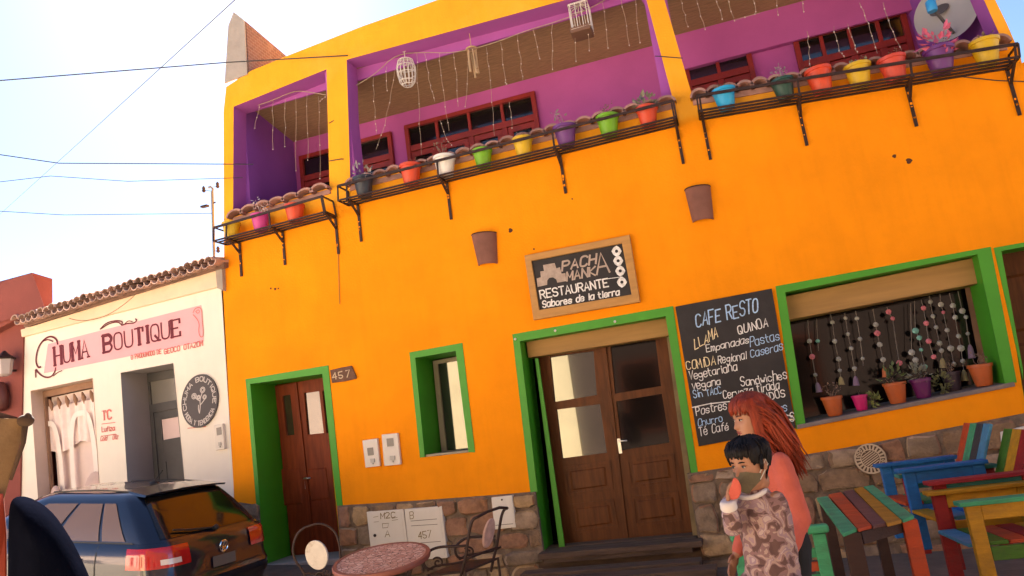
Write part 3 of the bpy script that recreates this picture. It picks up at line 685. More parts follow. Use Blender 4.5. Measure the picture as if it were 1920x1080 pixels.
# round emblem
em = thing('round_emblem', tuple(F(375, 752, -.03)), 'dark grey round emblem with a flower and ring of letters on the cream wall', 'sign')
ec = (374, 752); erx, ery = 34, 50
mb = MB(); mb.prism([F(ec[0]+erx*math.cos(t)+3*math.sin(t)*0, ec[1]+ery*math.sin(t)-6*math.cos(t), -.03) for t in [2*PI*i/40 for i in range(40)]], (0, .03, 0)); mb.build('disc', M('emblem_grey', (.075, .065, .068), .7, .1), em)
mb = MB()
def emb(u, v): return F(ec[0]+erx*u, ec[1]+ery*v-6*u, -.034)
def ringtext(s, a0, a1, flip):
    st, W = strokes(s, False, .02)
    for p in st:
        pts = []
        for x, y in p:
            a = a0+(a1-a0)*x/W; rr = .74+(y/6*.17 if not flip else (1-y/6)*.17); pts.append(emb(rr*math.cos(a), -rr*math.sin(a)))
        mb.ribbon(pts, .013)
ringtext('CHUMA BOUTIQUE', R(198), R(-12), False); ringtext('MODA Y TENDENCIA', R(-152), R(-26), True)
for L in ([(0, .45), (.05, .2), (.02, -.05), (.15, -.3)], [(.02, 0), (-.2, -.12), (-.3, -.25)], [(.05, .15), (.25, .0), (.3, -.05)], [(.0, .45), (-.06, .3), (-.05, .15)]): mb.ribbon([emb(a_, b_) for a_, b_ in smooth_px(L)], .014)
for cx, cy, r_ in ((.17, -.40, .13), (-.30, -.22, .13), (.28, -.12, .10), (-.05, -.15, .09)):
    for s_ in (1, .55): mb.ribbon([emb(cx+r_*s_*math.cos(t), cy+r_*s_*.8*math.sin(t)) for t in [2*PI*i/10 for i in range(11)]], .012)
mb.build('lettering', M('emblem_white', (.55, .50, .48), .8), em)
# meter box
def meter(name, px, label, win, y=0):
    q = Q(px, y-.05); t = thing(name, tuple(quadpt(q, .5, 1)), label, 'meter box', 'meter boxes on the walls')
    mb = MB(); slab(mb, q, .05); mb.build('case', white, t, bevel=.008)
    mb = MB(); a = sub(q, *win); slab(mb, [p+V((0, -.004, 0)) for p in a], .003); mb.build('display', M('meter_display', (.16, .15, .14), .3, .2), t)
    mb = MB(); slab(mb, [p+V((0, -.014, 0)) for p in sub(q, .42, .70, .72, .84)], .013); mb.prism([quadpt(q, .57+.06*math.cos(k*PI/4), .88+.03*math.sin(k*PI/4))+V((0, -.018, 0)) for k in range(8)], (0, .017, 0)); mb.build('latch', M('latch_grey', (.45, .42, .38), .5), t, bevel=.003)
    return t
meter('meter_box', [(400, 798), (417, 794), (421, 842), (404, 845)], 'grey weathered meter box under the round emblem on the cream wall', (.3, .12, .85, .42))
meter('meter_box', [(679, 826), (707, 822), (712, 874), (685, 877)], 'lower of two cream meter boxes between the red door and small window', (.28, .30, .68, .58))
meter('meter_box', [(715, 815), (745, 812), (751, 871), (720, 874)], 'taller of two cream meter boxes between the red door and small window', (.30, .14, .72, .40))

# ------------------------------------------------------------------ red-brown house at the left
red = thing('red_house', (-13, 0, 0), 'red brown rendered house with stepped parapet left of the boutique', 'building')
mb = MB(); L = [V((-11.0, -.03, 0)), F(47, 640, -.03), F(42, 592, -.03), F(-120, 660, -.03), V((-24, -.03, 0))]
mb.add([V((-10.78, -.03, 0)), F(44, 600, -.03), F(-140, 655, -.03), V((-24, -.03, 4)), V((-24, -.03, 0))], [(0, 1, 2, 3, 4)])
mb.add([V((-10.78, -.03, 0)), V((-10.78, 6, 0)), F(44, 600, -.03)+V((0, 6, 0)), F(44, 600, -.03)], [(0, 1, 2, 3)])
mb.build('wall', brick, red)
mb = MB(); a = [F(-140, 660, -.18), F(40, 572, -.18), F(41, 592, -.18), F(-140, 690, -.18)]; slab(mb, a, .2); mb.build('cornice', brick, red, bevel=.02)
mb = MB(); yb_ = -.22
pf = [F(-160, 590, yb_), F(0, 531, yb_), F(58, 511, yb_), F(82, 560, yb_), F(74, 585, yb_), F(-160, 668, yb_)]
mb.add([F(-160, 590, yb_), F(0, 531, yb_), F(60, 511, yb_), F(83, 575, yb_), F(-160, 660, yb_)], [(0, 1, 2, 3, 4)])
e1 = PX(96, 522, F(60, 511, yb_).x); bk = V((F(60, 511, yb_).x+.02, .12, F(60, 511, yb_).z-.05))
mb.add([F(60, 511, yb_), bk, V((bk.x, .12, 4.2)), F(83, 575, yb_)], [(0, 1, 2, 3)]); mb.add([F(60, 511, yb_), bk, bk+V((-9, 0, 0)), F(-160, 590, yb_)], [(0, 1, 2, 3)])
mb.build('parapet', brick, red)
lt = thing('wall_lantern', tuple(F(4, 700, -.2)), 'grey glass wall lantern on the red brown house', 'lamp')
p = F(8, 690, -.22); mb = MB(); mb.lathe(p+V((0, 0, -.13)), [(.05, 0), (.10, .03), (.13, .26)], 6); mb.build('glass', M('lantern_glass', (.42, .36, .35), .25, .1), lt)
mb = MB(); mb.lathe(p+V((0, 0, .13)), [(.15, 0), (.16, .02), (.05, .10), (.02, .14)], 6); mb.box((p.x-.02, p.y, p.z-.05), (p.x+.02, p.y+.22, p.z-.02)); mb.build('cap', iron, lt)
p = F(2, 745, -.12); mb = MB(); mb.lathe(p+V((0, 0, -.22)), [(.04, 0), (.10, .05), (.12, .2), (.08, .42), (.03, .46)], 12); tag(mb.build('hanging_pot', M('dark_red_ceramic', (.10, .025, .02), .5, .2), smooth=True), 'dark red ceramic pot hanging below the wall lantern', 'pot')

# ------------------------------------------------------------------ service mast and overhead wires
ms = thing('service_mast', tuple(F(402, 492, .3)), 'thin grey electric service mast standing on the boutique roof', 'mast')
def AT(a, b): return F(a, b, .3)
mb = MB(); mb.tube([AT(402, 495), AT(400, 430), AT(398, 360)], .022, 7); mb.tube([AT(398, 362), AT(399, 354), AT(395, 350), AT(391, 352)], .018, 6); mb.build('pole', M('galvanised', (.20, .20, .21), .5, .2, metal=.4), ms, smooth=True)
mb = MB(); mb.tube([AT(398, 382), AT(404, 379)], .012, 5); mb.box(AT(378, 390)+V((0, -.03, 0)), AT(390, 386)+V((0, .03, .02))); mb.build('arm', iron, ms)
for px, py in ((382, 356), (408, 348), (409, 469)):
    mb = MB(); mb.lathe(AT(px, py)+V((0, 0, -.04)), [(.015, 0), (.03, .02), (.02, .05), (.028, .07), (.01, .1)], 8); mb.tube([AT(px, py), AT(399, py+3)], .004, 4); mb.build('insulator', iron, ms, smooth=True)
def wire(pts, r, label, n=14):
    P = []
    for (a, b), (c, d) in zip(pts, pts[1:]):
        for i in range(n): P.append(lerp(a, c, i/n)); P[-1] = P[-1]+V((0, 0, -4*d*(i/n)*(1-i/n)))
    P.append(pts[-1][0]); mb = MB(); mb.tube(P, r*.75, 6); return tag(mb.build('overhead_wire', cable, smooth=True), label, 'wire', 'wires crossing the sky')
wire([(D(-150, 163, 13), .02), (F(425, 117, -.25), 0), (F(652, 104, -.02), .0)], .011, 'topmost near level wire running from far left to the orange parapet')
wire([(D(560, -95, 12), 0), (D(438, 2, 14), 0), (D(140, 275, 28), 0), (D(-60, 456, 60), 0)], .012, 'steep diagonal wire rising through the pale sky toward the gable')
wire([(D(-150, 268, 12), .0), (D(0, 290, 12), 0), (D(110, 306, 12), 0), (F(475, 308, -.03), 0)], .009, 'wire bending level above the two lower wires and ending on the balcony edge')
wire([(D(-150, 360, 12), 0), (D(0, 341, 12), 0), (D(95, 330, 12), 0), (D(240, 340, 12), 0), (F(455, 333, -.03), 0)], .006, 'thin slightly humped wire second from the bottom left of the balcony')
wire([(D(-150, 389, 12), 0), (D(0, 396, 12), 0), (D(120, 403, 12), 0), (AT(399, 400), 0)], .006, 'lowest sagging wire ending on the service mast')
wire([(F(1228, 105, -.03), 0), (F(1280, 109, -.03), 0)], .008, 'short dark wire across the second yellow pillar')
wire([(F(616, 302, -.03), 0), (F(640, 298, -.03), 0), (F(672, 300, .2), 0)], .009, 'short dark wire across the first yellow pillar just above the rack')
wire([(F(617, 231, -.03), 0), (F(652, 210, .1), 0)], .008, 'short sloping wire across the middle of the first yellow pillar')
wire([(F(1795, 143, -.02), 0), (F(1870, 151, -.02), 0), (F(2000, 156, -.02), 0)], .007, 'dark wire lying along the orange wall under the right hand rack')

# ------------------------------------------------------------------ the other side of the street (sunlit; what the panes mirror)
yel = M('sunlit_yellow_render', (.80, .66, .40), .85, .08, 1, .1, 30, dirt=(.55, .42, .24), dscale=.8)
op = thing('yellow_house', (-13, -16.5, 0), 'pale yellow house across the street mirrored in the door panes', 'building')
mb = MB(); mb.box((-10.9, -24, -1), (-5.75, -16.5, 6.2)); mb.box((-11.0, -24.2, 6.2), (-5.7, -16.3, 6.45)); mb.build('wall', yel, op)
for x in (-10.0,):
    mb = MB(); mb.box((x, -16.53, 1.0), (x+1.2, -16.47, 3.4)); f = mb.build('window', greyp, op, bevel=.02); mb = MB(); mb.box((x+.1, -16.46, 1.1), (x+1.1, -16.44, 3.3)); mb.build('pane', pane_d, f)
op2 = thing('brown_house_sky_blocker', (6, -12.6, 0), 'unseen dark brown house across the street, made tall and near to block sky light', 'building')
mb = MB(); mb.box((-4.85, -24, -1), (30, -12.6, 11.0)); mb.build('wall', M('dark_brown_render', (.06, .036, .026), .9, .15, 1), op2)  # height, nearness and dark colour chosen to hold back sky light
for x in (-3.4, 1, 6, 11, 16):
    mb = MB(); mb.box((x, -12.6, 1.0), (x+1.3, -12.54, 3.2)); f = mb.build('window', doorwood, op2, bevel=.02); mb = MB(); mb.box((x+.1, -12.54, 1.1), (x+1.2, -12.52, 3.1)); mb.build('pane', pane_d, f)
op3 = thing('pink_house', (-20, -16.5, 0), 'faded pink house farther along the other side of the street', 'building')
mb = MB(); mb.box((-34, -24, -1), (-12.2, -16.3, 5.4)); mb.box((-34.2, -24.2, 5.4), (-12.0, -16.1, 5.6)); mb.build('wall', M('faded_pink_render', (.74, .55, .44), .85, .1, 1, dirt=(.45, .3, .24)), op3)
for x in (-30, -25, -20, -15.5):
    mb = MB(); mb.box((x, -16.33, 1.0), (x+1.2, -16.27, 3.4)); f = mb.build('window', greyp, op3, bevel=.02); mb = MB(); mb.box((x+.1, -16.26, 1.1), (x+1.1, -16.24, 3.3)); mb.build('pane', pane_d, f)
tp = thing('telephone_pole', (-6.3, -13.0, 0), 'wooden telephone pole across the street mirrored in the door pane', 'pole')
mb = MB(); mb.tube([(-6.3, -13.0, 0), (-6.3, -13.0, 4.6)], [.13, .10], 8); mb.build('pole', plank, tp, smooth=True)
mb = MB(); mb.box((-7.0, -13.1, 4.0), (-5.6, -13.0, 4.12)); mb.box((-6.8, -13.1, 3.5), (-5.8, -13.0, 3.6)); mb.build('crossarm', plank, tp)
# ------------------------------------------------------------------ iron flower racks under the balconies
def rack(fr, label):
    """fr: front edge pixels: top-left, top-right, bottom-left, bottom-right; brackets at u"""
    (tl, tr, bl, br, us, yl) = fr
    yf = -.30; a, b = F(*tl, yf), F(*tr, yf); c, d = F(*bl, yf), F(*br, yf)
    t = thing('flower_rack', tuple((c+d)/2), label, 'flower rack', 'iron flower racks under the balconies')
    r = .011; back = V((0, .28, 0))
    mb = MB(); mb.beam(a, b, .012, .035); mb.build('top_rail', iron, t)
    mb = MB()
    for k in range(4):
        o = V((0, .093*k, 0)); mb.beam(c+o, d+o, .024, .020)
    mb.build('shelf_bars', iron, t)
    mb = MB()
    for p, q in ((a, c), (b, d)):
        mb.beam(p, q, .018, .018, (0, 1, 0)); mb.beam(p, p+back, .018, .018); mb.beam(q, q+back, .02, .02); mb.beam(p+back, q+back, .018, .018, (0, 1, 0))
    mb.build('end_frame', iron, t)
    for u in us:
        p = lerp(a, b, u); q = lerp(c, d, u); w0 = V((q.x, -.012, q.z)); mb = MB()
        mb.beam(p, q, .022, .016, (0, 1, 0)); mb.beam(q+V((0, -.01, -.018)), w0+V((0, -.01, -.02)), .035, .02); mb.beam(q+V((0, .05, -.01)), w0+V((0, 0, -.18)), .03, .016)
        mb.beam(w0+V((0, -.004, .0)), w0+V((0, -.004, -.52+rnd.uniform(-.03, .03))), .035, .016, (0, 1, 0))
        mb.build('bracket', iron, t)
        mb = MB()
        for k in range(5): z = w0.z-rnd.uniform(.1, .45); mb.box((w0.x-.012, -.028, z), (w0.x+rnd.uniform(-.004, .014), -.0245, z+rnd.uniform(.01, .03)))
        mb.build('paint_fleck', orange, t)
    return (a, b, c, d)
rk1 = rack(((401, 427), (604, 368), (400, 452), (610, 397), (.12, .52, .99), 0), 'short leftmost iron flower rack below the small balcony bay')
rk2 = rack(((633, 349), (1262, 189), (634, 376), (1268, 219), (.03, .325, .67, .995), 0), 'long iron flower rack below the middle balcony bay with eight pots')
rk3 = rack(((1306, 180), (1909, 82), (1310, 208), (1912, 106), (.01, .34, .69, .99), 0), 'long iron flower rack below the right hand balcony bay')

# ------------------------------------------------------------------ flower pots on the racks (one pot, then copies of it)
plastic = M('pot_plastic', (1, 1, 1), .5, .10, 5, objcol=True, dirt=(.12, .08, .055), dscale=7, damt=.45)
soil = M('potting_soil', (.04, .025, .018), .98, .3, 20, .5, 60)
leafm = M('plant_leaf', (.10, .13, .045), .6, .3, 8); dryleaf = M('dry_leaf', (.20, .13, .10), .8, .3, 8); pinkfl = M('pink_flower', (.62, .12, .22), .7, .2); succ = M('grey_succulent', (.20, .20, .15), .7, .3, 8)
def make_pot():
    t = thing('flower_pot', (0, 0, 0), 'pot', 'flower pot', 'bright plastic pots on the iron racks')
    mb = MB(); mb.lathe((0, 0, 0), [(.085, 0), (.092, .01), (.128, .225), (.140, .228), (.142, .262), (.132, .264), (.122, .235), (.118, .2)], 24, capt=False); mb.build('pot', plastic, t, smooth=50)
    mb = MB(); mb.lathe((0, 0, .19), [(.119, 0), (.07, .02), (.01, .03)], 14, capb=False); mb.build('soil', soil, t, smooth=True)
    return t
pot0 = make_pot(); first = [True]
def pot(px, py, col, label, plant=None, sc=1.0, y=-.16, group=None, zref=None):
    """px,py: the middle of the pot's foot in the survey picture"""
    t = pot0 if first[0] else copy_tree(pot0)
    first[0] = False
    p = F(px, py, y); 
    if zref is not None: p.z = zref(p.x)
    t.location = p; sc *= rnd.uniform(.93, 1.07); t.scale = (sc, sc, sc*rnd.uniform(.95, 1.05)); t.rotation_euler = (rnd.uniform(-.04, .04), rnd.uniform(-.05, .05), rnd.uniform(0, 6)); t['label'] = label
    if group: t['group'] = group
    for c in kids(t):
        if c.name.startswith('pot'): c.color = (*col, 1)
    if plant:
        mb = MB(); kind, n, r, m = plant; base = V((0, 0, .22))
        if kind == 'tuft': leaves(mb, base+V((0, 0, r*.6)), r, n, r*.5, int(px))
        elif kind == 'twig':
            q = random.Random(int(px))
            for i in range(n):
                e = V((q.uniform(-.1, .1), q.uniform(-.08, .08), q.uniform(.6, 1)*r)); mb.tube([base+e*.0, base+e*.5+V((q.uniform(-.03, .03), 0, 0)), base+e], [.005, .004, .002], 4); leaves(mb, base+e, r*.18, 5, r*.2, i)
        elif kind == 'drape': 
            leaves(mb, base+V((0, 0, .05)), r, n, r*.35, int(px), flat=.5)
        o = mb.build('plant', m, None, loc=(0, 0, 0)); o.parent = t
    return t
def shelf_z(rk):
    def f(x):
        a, b = rk[2], rk[3]; return a.z+(b.z-a.z)*(x-a.x)/(b.x-a.x)+.013
    return f
cY, cP, cO, cW, cG, cV, cB, cC, cDG, cK = lin(250, 205, 20), lin(235, 70, 170), lin(250, 85, 45), lin(235, 230, 225), lin(130, 200, 20), lin(125, 60, 150), lin(45, 55, 75), lin(25, 175, 235), lin(35, 85, 75), lin(245, 85, 65)
dim = lambda c, k=.62: tuple(x*k for x in c)
z1, z2, z3 = shelf_z(rk1), shelf_z(rk2), shelf_z(rk3)
pot(434, 438, dim(cY), 'yellow pot at the left end of the short leftmost rack', ('twig', 2, .12, dryleaf), zref=z1)
pot(489, 424, dim(cP), 'pink pot with a white flowering twig on the short rack', ('twig', 4, .26, M('white_flower', (.7, .6, .62), .7)), zref=z1)
pot(553, 404, dim(cO), 'orange pot at the right of the short leftmost rack', ('drape', 14, .1, dryleaf), zref=z1)
pot(684, 366, dim(cB), 'dark blue grey pot at the left end of the long middle rack', ('tuft', 26, .17, M('pale_stem', (.30, .27, .27), .8, .2)), zref=z2)
pot(772, 345, dim(cO), 'orange red pot between the dark blue and white pots', None, zref=z2)
pot(836, 328, dim(cW, .85), 'white pot on the middle rack', ('twig', 5, .2, dryleaf), zref=z2, sc=1.05)
pot(907, 310, dim(cG), 'green pot between the white pot and the yellow pot', ('drape', 16, .11, dryleaf), zref=z2)
pot(983, 290, dim(cY), 'yellow pot of the middle rack below the red window', ('drape', 22, .12, dryleaf), zref=z2)
pot(1063, 272, dim(cV), 'purple pot with a bare stem on the middle rack', ('twig', 2, .27, M('pale_stem', 0)), zref=z2)
pot(1143, 252, dim(cG), 'green pot with a curled twig between the purple and orange pots', ('twig', 3, .2, dryleaf), zref=z2)
pot(1216, 233, dim(cO), 'orange pot with a bushy grey plant at the right end of the middle rack', ('tuft', 70, .16, succ), zref=z2)
pot(1363, 202, dim(cC, .8), 'sky blue pot near the left end of the right hand rack', ('drape', 30, .13, leafm), zref=z3)
pot(1474, 184, dim(cDG), 'dark green pot with a thin pale plant', ('twig', 6, .19, M('pale_stem', 0)), zref=z3)
pot(1543, 172, dim(cO), 'orange pot between the dark green pot and a yellow pot', None, zref=z3)
pot(1614, 158, dim(cY), 'yellow pot between the orange pot and the coral pot', ('drape', 18, .12, succ), zref=z3)
pot(1680, 147, dim(cK), 'coral red pot on the right hand rack below the red window', None, zref=z3, sc=1.1)
pot(1767, 134, dim(cV), 'purple pot with pink flowers below the satellite dish', ('tuft', 60, .17, pinkfl), zref=z3, sc=1.05)
pot(1853, 119, dim(cY), 'yellow pot at the right end of the right hand rack', ('drape', 22, .14, dryleaf), zref=z3)

# ------------------------------------------------------------------ hanging light strings, bird cages, wind chime, dish
cordm = M('pale_cord', (.38, .28, .20), .8, .2, 20); bulbm = M('tiny_clear_bulb', (.55, .45, .40), .3, .2)
def light_string(swag, drops, y, label):
    t = thing('light_string', tuple(F(*swag[0], y)), label, 'light string', 'hanging light strings in the balconies')
    mb = MB(); mb.tube([F(a, b, y) for a, b in smooth_px(swag)], .006, 5); mb.build('cord', cordm, t)
    mb = MB(); bb = MB()
    for pts in drops:
        P = [F(a, b, y+rnd.uniform(-.02, .02)) for a, b in pts]; R_ = []
        for p, q in zip(P, P[1:]):
            for i in range(5): R_.append(lerp(p, q, i/5)+V((rnd.uniform(-.01, .01), rnd.uniform(-.01, .01), 0)))
        R_.append(P[-1]); mb.tube(R_, .003, 4)
        for p in R_[1::2]: bb.ell(p, (.008, .008, .012), 6, 4)
    mb.build('strand', cordm, t); o = bb.build('bulb', bulbm, t); o['kind'] = 'stuff'
light_string([(452, 205), (500, 193), (552, 170), (575, 172), (612, 178)], [[(488, 192), (478, 240)], [(511, 190), (512, 280)], [(534, 186), (534, 275)], [(554, 183), (555, 320)], [(576, 175), (577, 300)], [(598, 180), (600, 335)], [(612, 180), (600, 190)]], .2, 'fine hanging light string in the small left balcony bay')
light_string([(668, 160), (705, 138), (742, 101), (800, 98), (840, 100), (888, 92), (940, 76), (985, 58), (1040, 42), (1100, 20), (1150, -10)],
 [[(699, 145), (703, 220), (706, 250)], [(724, 125), (726, 170)], [(742, 130), (722, 235), (705, 280)], [(781, 98), (785, 195), (790, 290)], [(797, 100), (806, 160), (815, 190)], [(823, 100), (831, 170), (842, 245)], [(850, 98), (857, 150), (859, 200)], [(880, 96), (872, 200)], [(910, 88), (920, 150), (927, 255)], [(939, 78), (947, 150), (950, 160)], [(970, 65), (977, 120), (980, 150)], [(1001, 55), (1012, 110)], [(1035, 45), (1036, 130)], [(1075, 30), (1080, 115)], [(1100, 20), (1105, 95)], [(1130, 5), (1140, 90)], [(1165, -5), (1180, 85)], [(1190, -10), (1200, 80)], [(955, 190), (960, 240)], [(825, 225), (838, 260), (848, 275)]], .2, 'long light string sagging across the middle balcony with many thin strands')
light_string([(1262, -14), (1400, -22), (1500, -25), (1700, -40)], [[(1275, -5), (1290, 50)], [(1304, -5), (1322, 55)], [(1342, -5), (1354, 36)], [(1363, -5), (1378, 38), (1425, 24)], [(1410, -15), (1417, 22)], [(1457, -15), (1459, 28)], [(1502, -15), (1507, 22)], [(1514, 58), (1518, 110), (1520, 135)], [(1562, 50), (1574, 95), (1584, 108)], [(1588, 45), (1602, 85), (1608, 100)], [(1612, 5), (1627, 45), (1645, 100)], [(1655, 5), (1675, 60), (1691, 95)]], .2, 'light string with long strands in the right hand balcony bay')
def cage(c, h, r, label, square=False):
    t = thing('bird_cage', tuple(c-V((0, 0, h/2))), label, 'bird cage')
    wm = M('white_wire', (.62, .57, .52), .5, .1); mb = MB(); n = 14
    prof = [(.55, -.5), (.82, -.38), (.97, -.1), (1.0, .15), (.8, .38), (.12, .5)] if not square else [(1, -.5), (1, .38), (.95, .42), (.1, .5)]
    for j in range(n):
        a = 2*PI*j/n
        f = (lambda a: (math.cos(a), math.sin(a))) if not square else (lambda a: tuple(max(-1, min(1, 1.3*v)) for v in (math.cos(a), math.sin(a))))
        ca, sa = f(a); mb.tube([c+V((ca*r*p, sa*r*p, z*h)) for p, z in prof], .006, 5)
    mb.build('bars', wm, t); mb = MB()
    for p, z in prof[:-1]:
        if square: mb.tube([c+V((x*r*p, y_*r*p, z*h)) for x, y_ in ((-1, -1), (1, -1), (1, 1), (-1, 1), (-1, -1))], .007, 5)
        else: mb.tube([c+V((math.cos(k*PI/10)*r*p, math.sin(k*PI/10)*r*p, z*h)) for k in range(21)], .007, 5)
    mb.build('hoops', wm, t); mb = MB()
    mb.tube([c+V((0, 0, h*.5)), c+V((0, 0, h*.5+.1))], .006, 5); mb.tube([c+V((math.cos(k*PI/5)*.025, 0, h*.5+.12+math.sin(k*PI/5)*.025)) for k in range(11)], .005, 5); mb.build('hook', wm, t)
    return t
cage(F(762, 134, .18), .42, .135, 'round white wire bird cage hanging in the middle balcony')
cg = cage(F(1089, 34, .18), .40, .13, 'square white wire bird cage with a brown base high in the middle balcony', True)
p = F(1091, 60, .18); mb = MB(); mb.box((p.x-.135, p.y-.135, p.z-.05), (p.x+.135, p.y+.135, p.z+.03)); mb.build('tray', M('brown_tray', (.16, .08, .05), .8), cg, bevel=.008)
p = F(884, 92, .18); t = thing('wind_chime', tuple(p-V((0, 0, .4))), 'tan bamboo wind chime hanging from the light cord beside the round cage', 'wind chime')
mb = MB(); mb.tube([p+V((math.cos(k*PI/8)*.07, math.sin(k*PI/8)*.07, 0)) for k in range(17)], .014, 6); mb.tube([p+V((0, 0, 0)), p+V((0, 0, .3))], .006, 5); mb.build('ring', M('bamboo', (.42, .28, .15), .7, .2, 6), t)
mb = MB()
for k in range(6): a = k*PI/3; l = .28+.05*(k % 3); b = p+V((math.cos(a)*.06, math.sin(a)*.06, -.03)); mb.tube([b, b+V((rnd.uniform(-.02, .02), 0, -l))], [.010, .016], 6)
mb.build('tubes', M('bamboo', 0), t, smooth=True)
# satellite dish
c = F(1777, 26, .50); ax = (V((-.52, -.85, -.02))).normalized(); t = thing('satellite_dish', tuple(c-V((0, 0, .35))), 'grey satellite dish with a blue receiver in the right hand balcony', 'satellite dish')
dishm = M('dish_grey', (.33, .32, .32), .5, .06, 2); rd = .345
mb = MB(); mb.lathe(c, [(.0, -.0), (.1, .005), (.2, .02), (.28, .042), (rd*.97, .07), (rd, .075), (rd*.97, .065), (.28, .034), (.2, .012), (.1, -.004), (.0, -.008)], 32, ax, False, False); mb.build('dish', dishm, t, smooth=True)
lnb = F(1747, 14, .12); foot = F(1788, 62, .44); mb = MB(); mb.tube([foot, lerp(foot, lnb, .95)], .018, 8); mb.build('arm', greyp, t)
mb = MB(); mb.lathe(lnb+V((0, 0, -.05)), [(.05, 0), (.055, .02), (.055, .12), (.04, .14)], 14); mb.build('receiver', M('blue_receiver', (.03, .28, .60), .4, .05), t, smooth=True)
mb = MB(); mb.prism([c+ax*.05+V((math.cos(k*PI/8)*.11-.06, 0, math.sin(k*PI/8)*.055+.06+math.cos(k*PI/8)*.03)) for k in range(16)], (0, .01, 0)); mb.build('badge', M('dark_badge', (.07, .07, .075), .6), t)
mb = MB(); mb.tube([c-ax*.02, c+V((.1, .25, -.15)), c+V((.12, .3, -.95))], .025, 8); mb.build('mount', greyp, t)

# ------------------------------------------------------------------ things fixed to the orange wall
claym = M('clay_lamp_tile', (.20, .085, .06), .9, .15, 5, .25, 30)
def wall_lamp(px, label):
    tl, tr, br, bl = [F(a, b, -.0) for a, b in px]; t = thing('wall_lamp', tuple((bl+br)/2), label, 'wall lamp', 'clay tile wall lamps')
    mb = MB(); n = 12; vs = []
    for k in range(n+1):
        a = PI*k/n; o = V((0, -math.sin(a)*.13, 0)); oi = V((0, -math.sin(a)*.112, 0)); u = (1-math.cos(a))/2; ui = .06+.88*u
        vs += [lerp(tl, tr, u)+o, lerp(bl, br, .04+.92*u)+o*.85, lerp(tl, tr, ui)+oi, lerp(bl, br, .04+.92*ui)+oi*.85]
    fs = []
    for k in range(n): i = 4*k; j = i+4; fs += [(i, j, j+1, i+1), (i+2, i+3, j+3, j+2), (i, i+2, j+2, j), (i+1, j+1, j+3, i+3)]
    mb.add(vs, fs); mb.build('shade', claym, t, smooth=50)
    mb = MB(); p = (tl+br)/2; mb.lathe(p+V((0, -.05, -.04)), [(.02, 0), (.035, .03), (.03, .08), (.02, .1)], 10); mb.build('bulb', M('frosted_bulb', (.6, .55, .5), .4), t, smooth=True)
    mb = MB(); n = 10; mb.tube([lerp(tl, tr, (1-math.cos(PI*k/n))/2)+V((0, -math.sin(PI*k/n)*.135, .004)) for k in range(n+1)], .007, 5); mb.build('rim', iron, t)
wall_lamp([(885, 443), (931, 437), (935, 494), (896, 499)], 'clay half tile wall lamp left of the restaurant sign')
wall_lamp([(1284, 358), (1332, 350), (1340, 411), (1297, 418)], 'clay half tile wall lamp above the chalkboard')
# restaurant sign
so_ = [(983, 479), (1180, 440), (1200, 566), (1000, 600)]; si = [(996, 489), (1166, 456), (1184, 552), (1011, 581)]
t = thing('restaurant_sign', tuple(F(1100, 583, -.07)), 'wood framed blackboard sign reading Pacha Manka Restaurante above the glazed door', 'sign')
frm = M('sign_frame_wood', (.47, .24, .065), .7, .15, 3, .1, 30, stretch=(1, 6, 6)); mb = MB(); oq, iq = Q(so_, -.07), Q(si, -.07)
mb = MB(); ring(mb, oq, iq, .065); mb.build('frame', frm, t, bevel=.008)
mb = MB(); slab(mb, [p+V((0, .03, 0)) for p in iq], .03); mb.build('board', black, t)
ys = -.044; mb = MB(); UPs = (-.15, -1)
write(mb, 'RESTAURANTE', (1014, 560), (1141, 537), 15, ys, .017, UPs, jit=.03); write(mb, 'Sabores de la tierra', (1018, 577), (1161, 553), 12, ys, .016, (-.05, -1), jit=.08)
mb.build('lettering', chalk, t)
mb = MB(); write(mb, 'PACH', (1054, 508), (1117, 494), 18, ys, .024, (.05, -1), jit=.05); write(mb, 'MANK', (1063, 527), (1116, 516), 17, ys, .022, (.0, -1), jit=.05); write(mb, 'A', (1119, 515), (1143, 510), 38, ys, .024, (-.12, -1), jit=.01)
mb.build('carved_lettering', M('tan_chalk', (.42, .33, .27), .9, .2, 20), t)
mb = MB(); mb.sheet([[F(a, b, ys) for a, b in ((1008, 538), (1006, 522), (1014, 520), (1013, 509), (1020, 508), (1018, 497), (1040, 493), (1043, 503), (1050, 501), (1053, 513), (1060, 512), (1062, 527), (1045, 530), (1043, 524), (1037, 520), (1030, 521), (1026, 526), (1026, 534))]]); mb.build('oven_drawing', M('tan_chalk', 0), t)
for (cx, cy) in ((1156, 471), (1159, 489), (1163, 508), (1166, 529)):
    mb = MB(); o = []; h = []
    for k in range(16): a = 2*PI*k/16; rr = 1 if k % 4 == 0 else .88; o.append(F(cx+9.5*rr*math.cos(a), cy+10.5*rr*math.sin(a), ys)); h.append(F(cx+3*math.cos(a), cy+3*math.sin(a), ys))
    mb.sheet([o, h]); mb.build('flower_drawing', chalk, t)
mb = MB(); mb.ribbon([F(1137, 523, ys), F(1166, 519, ys)], .008); mb.build('chalk_line', chalk, t)
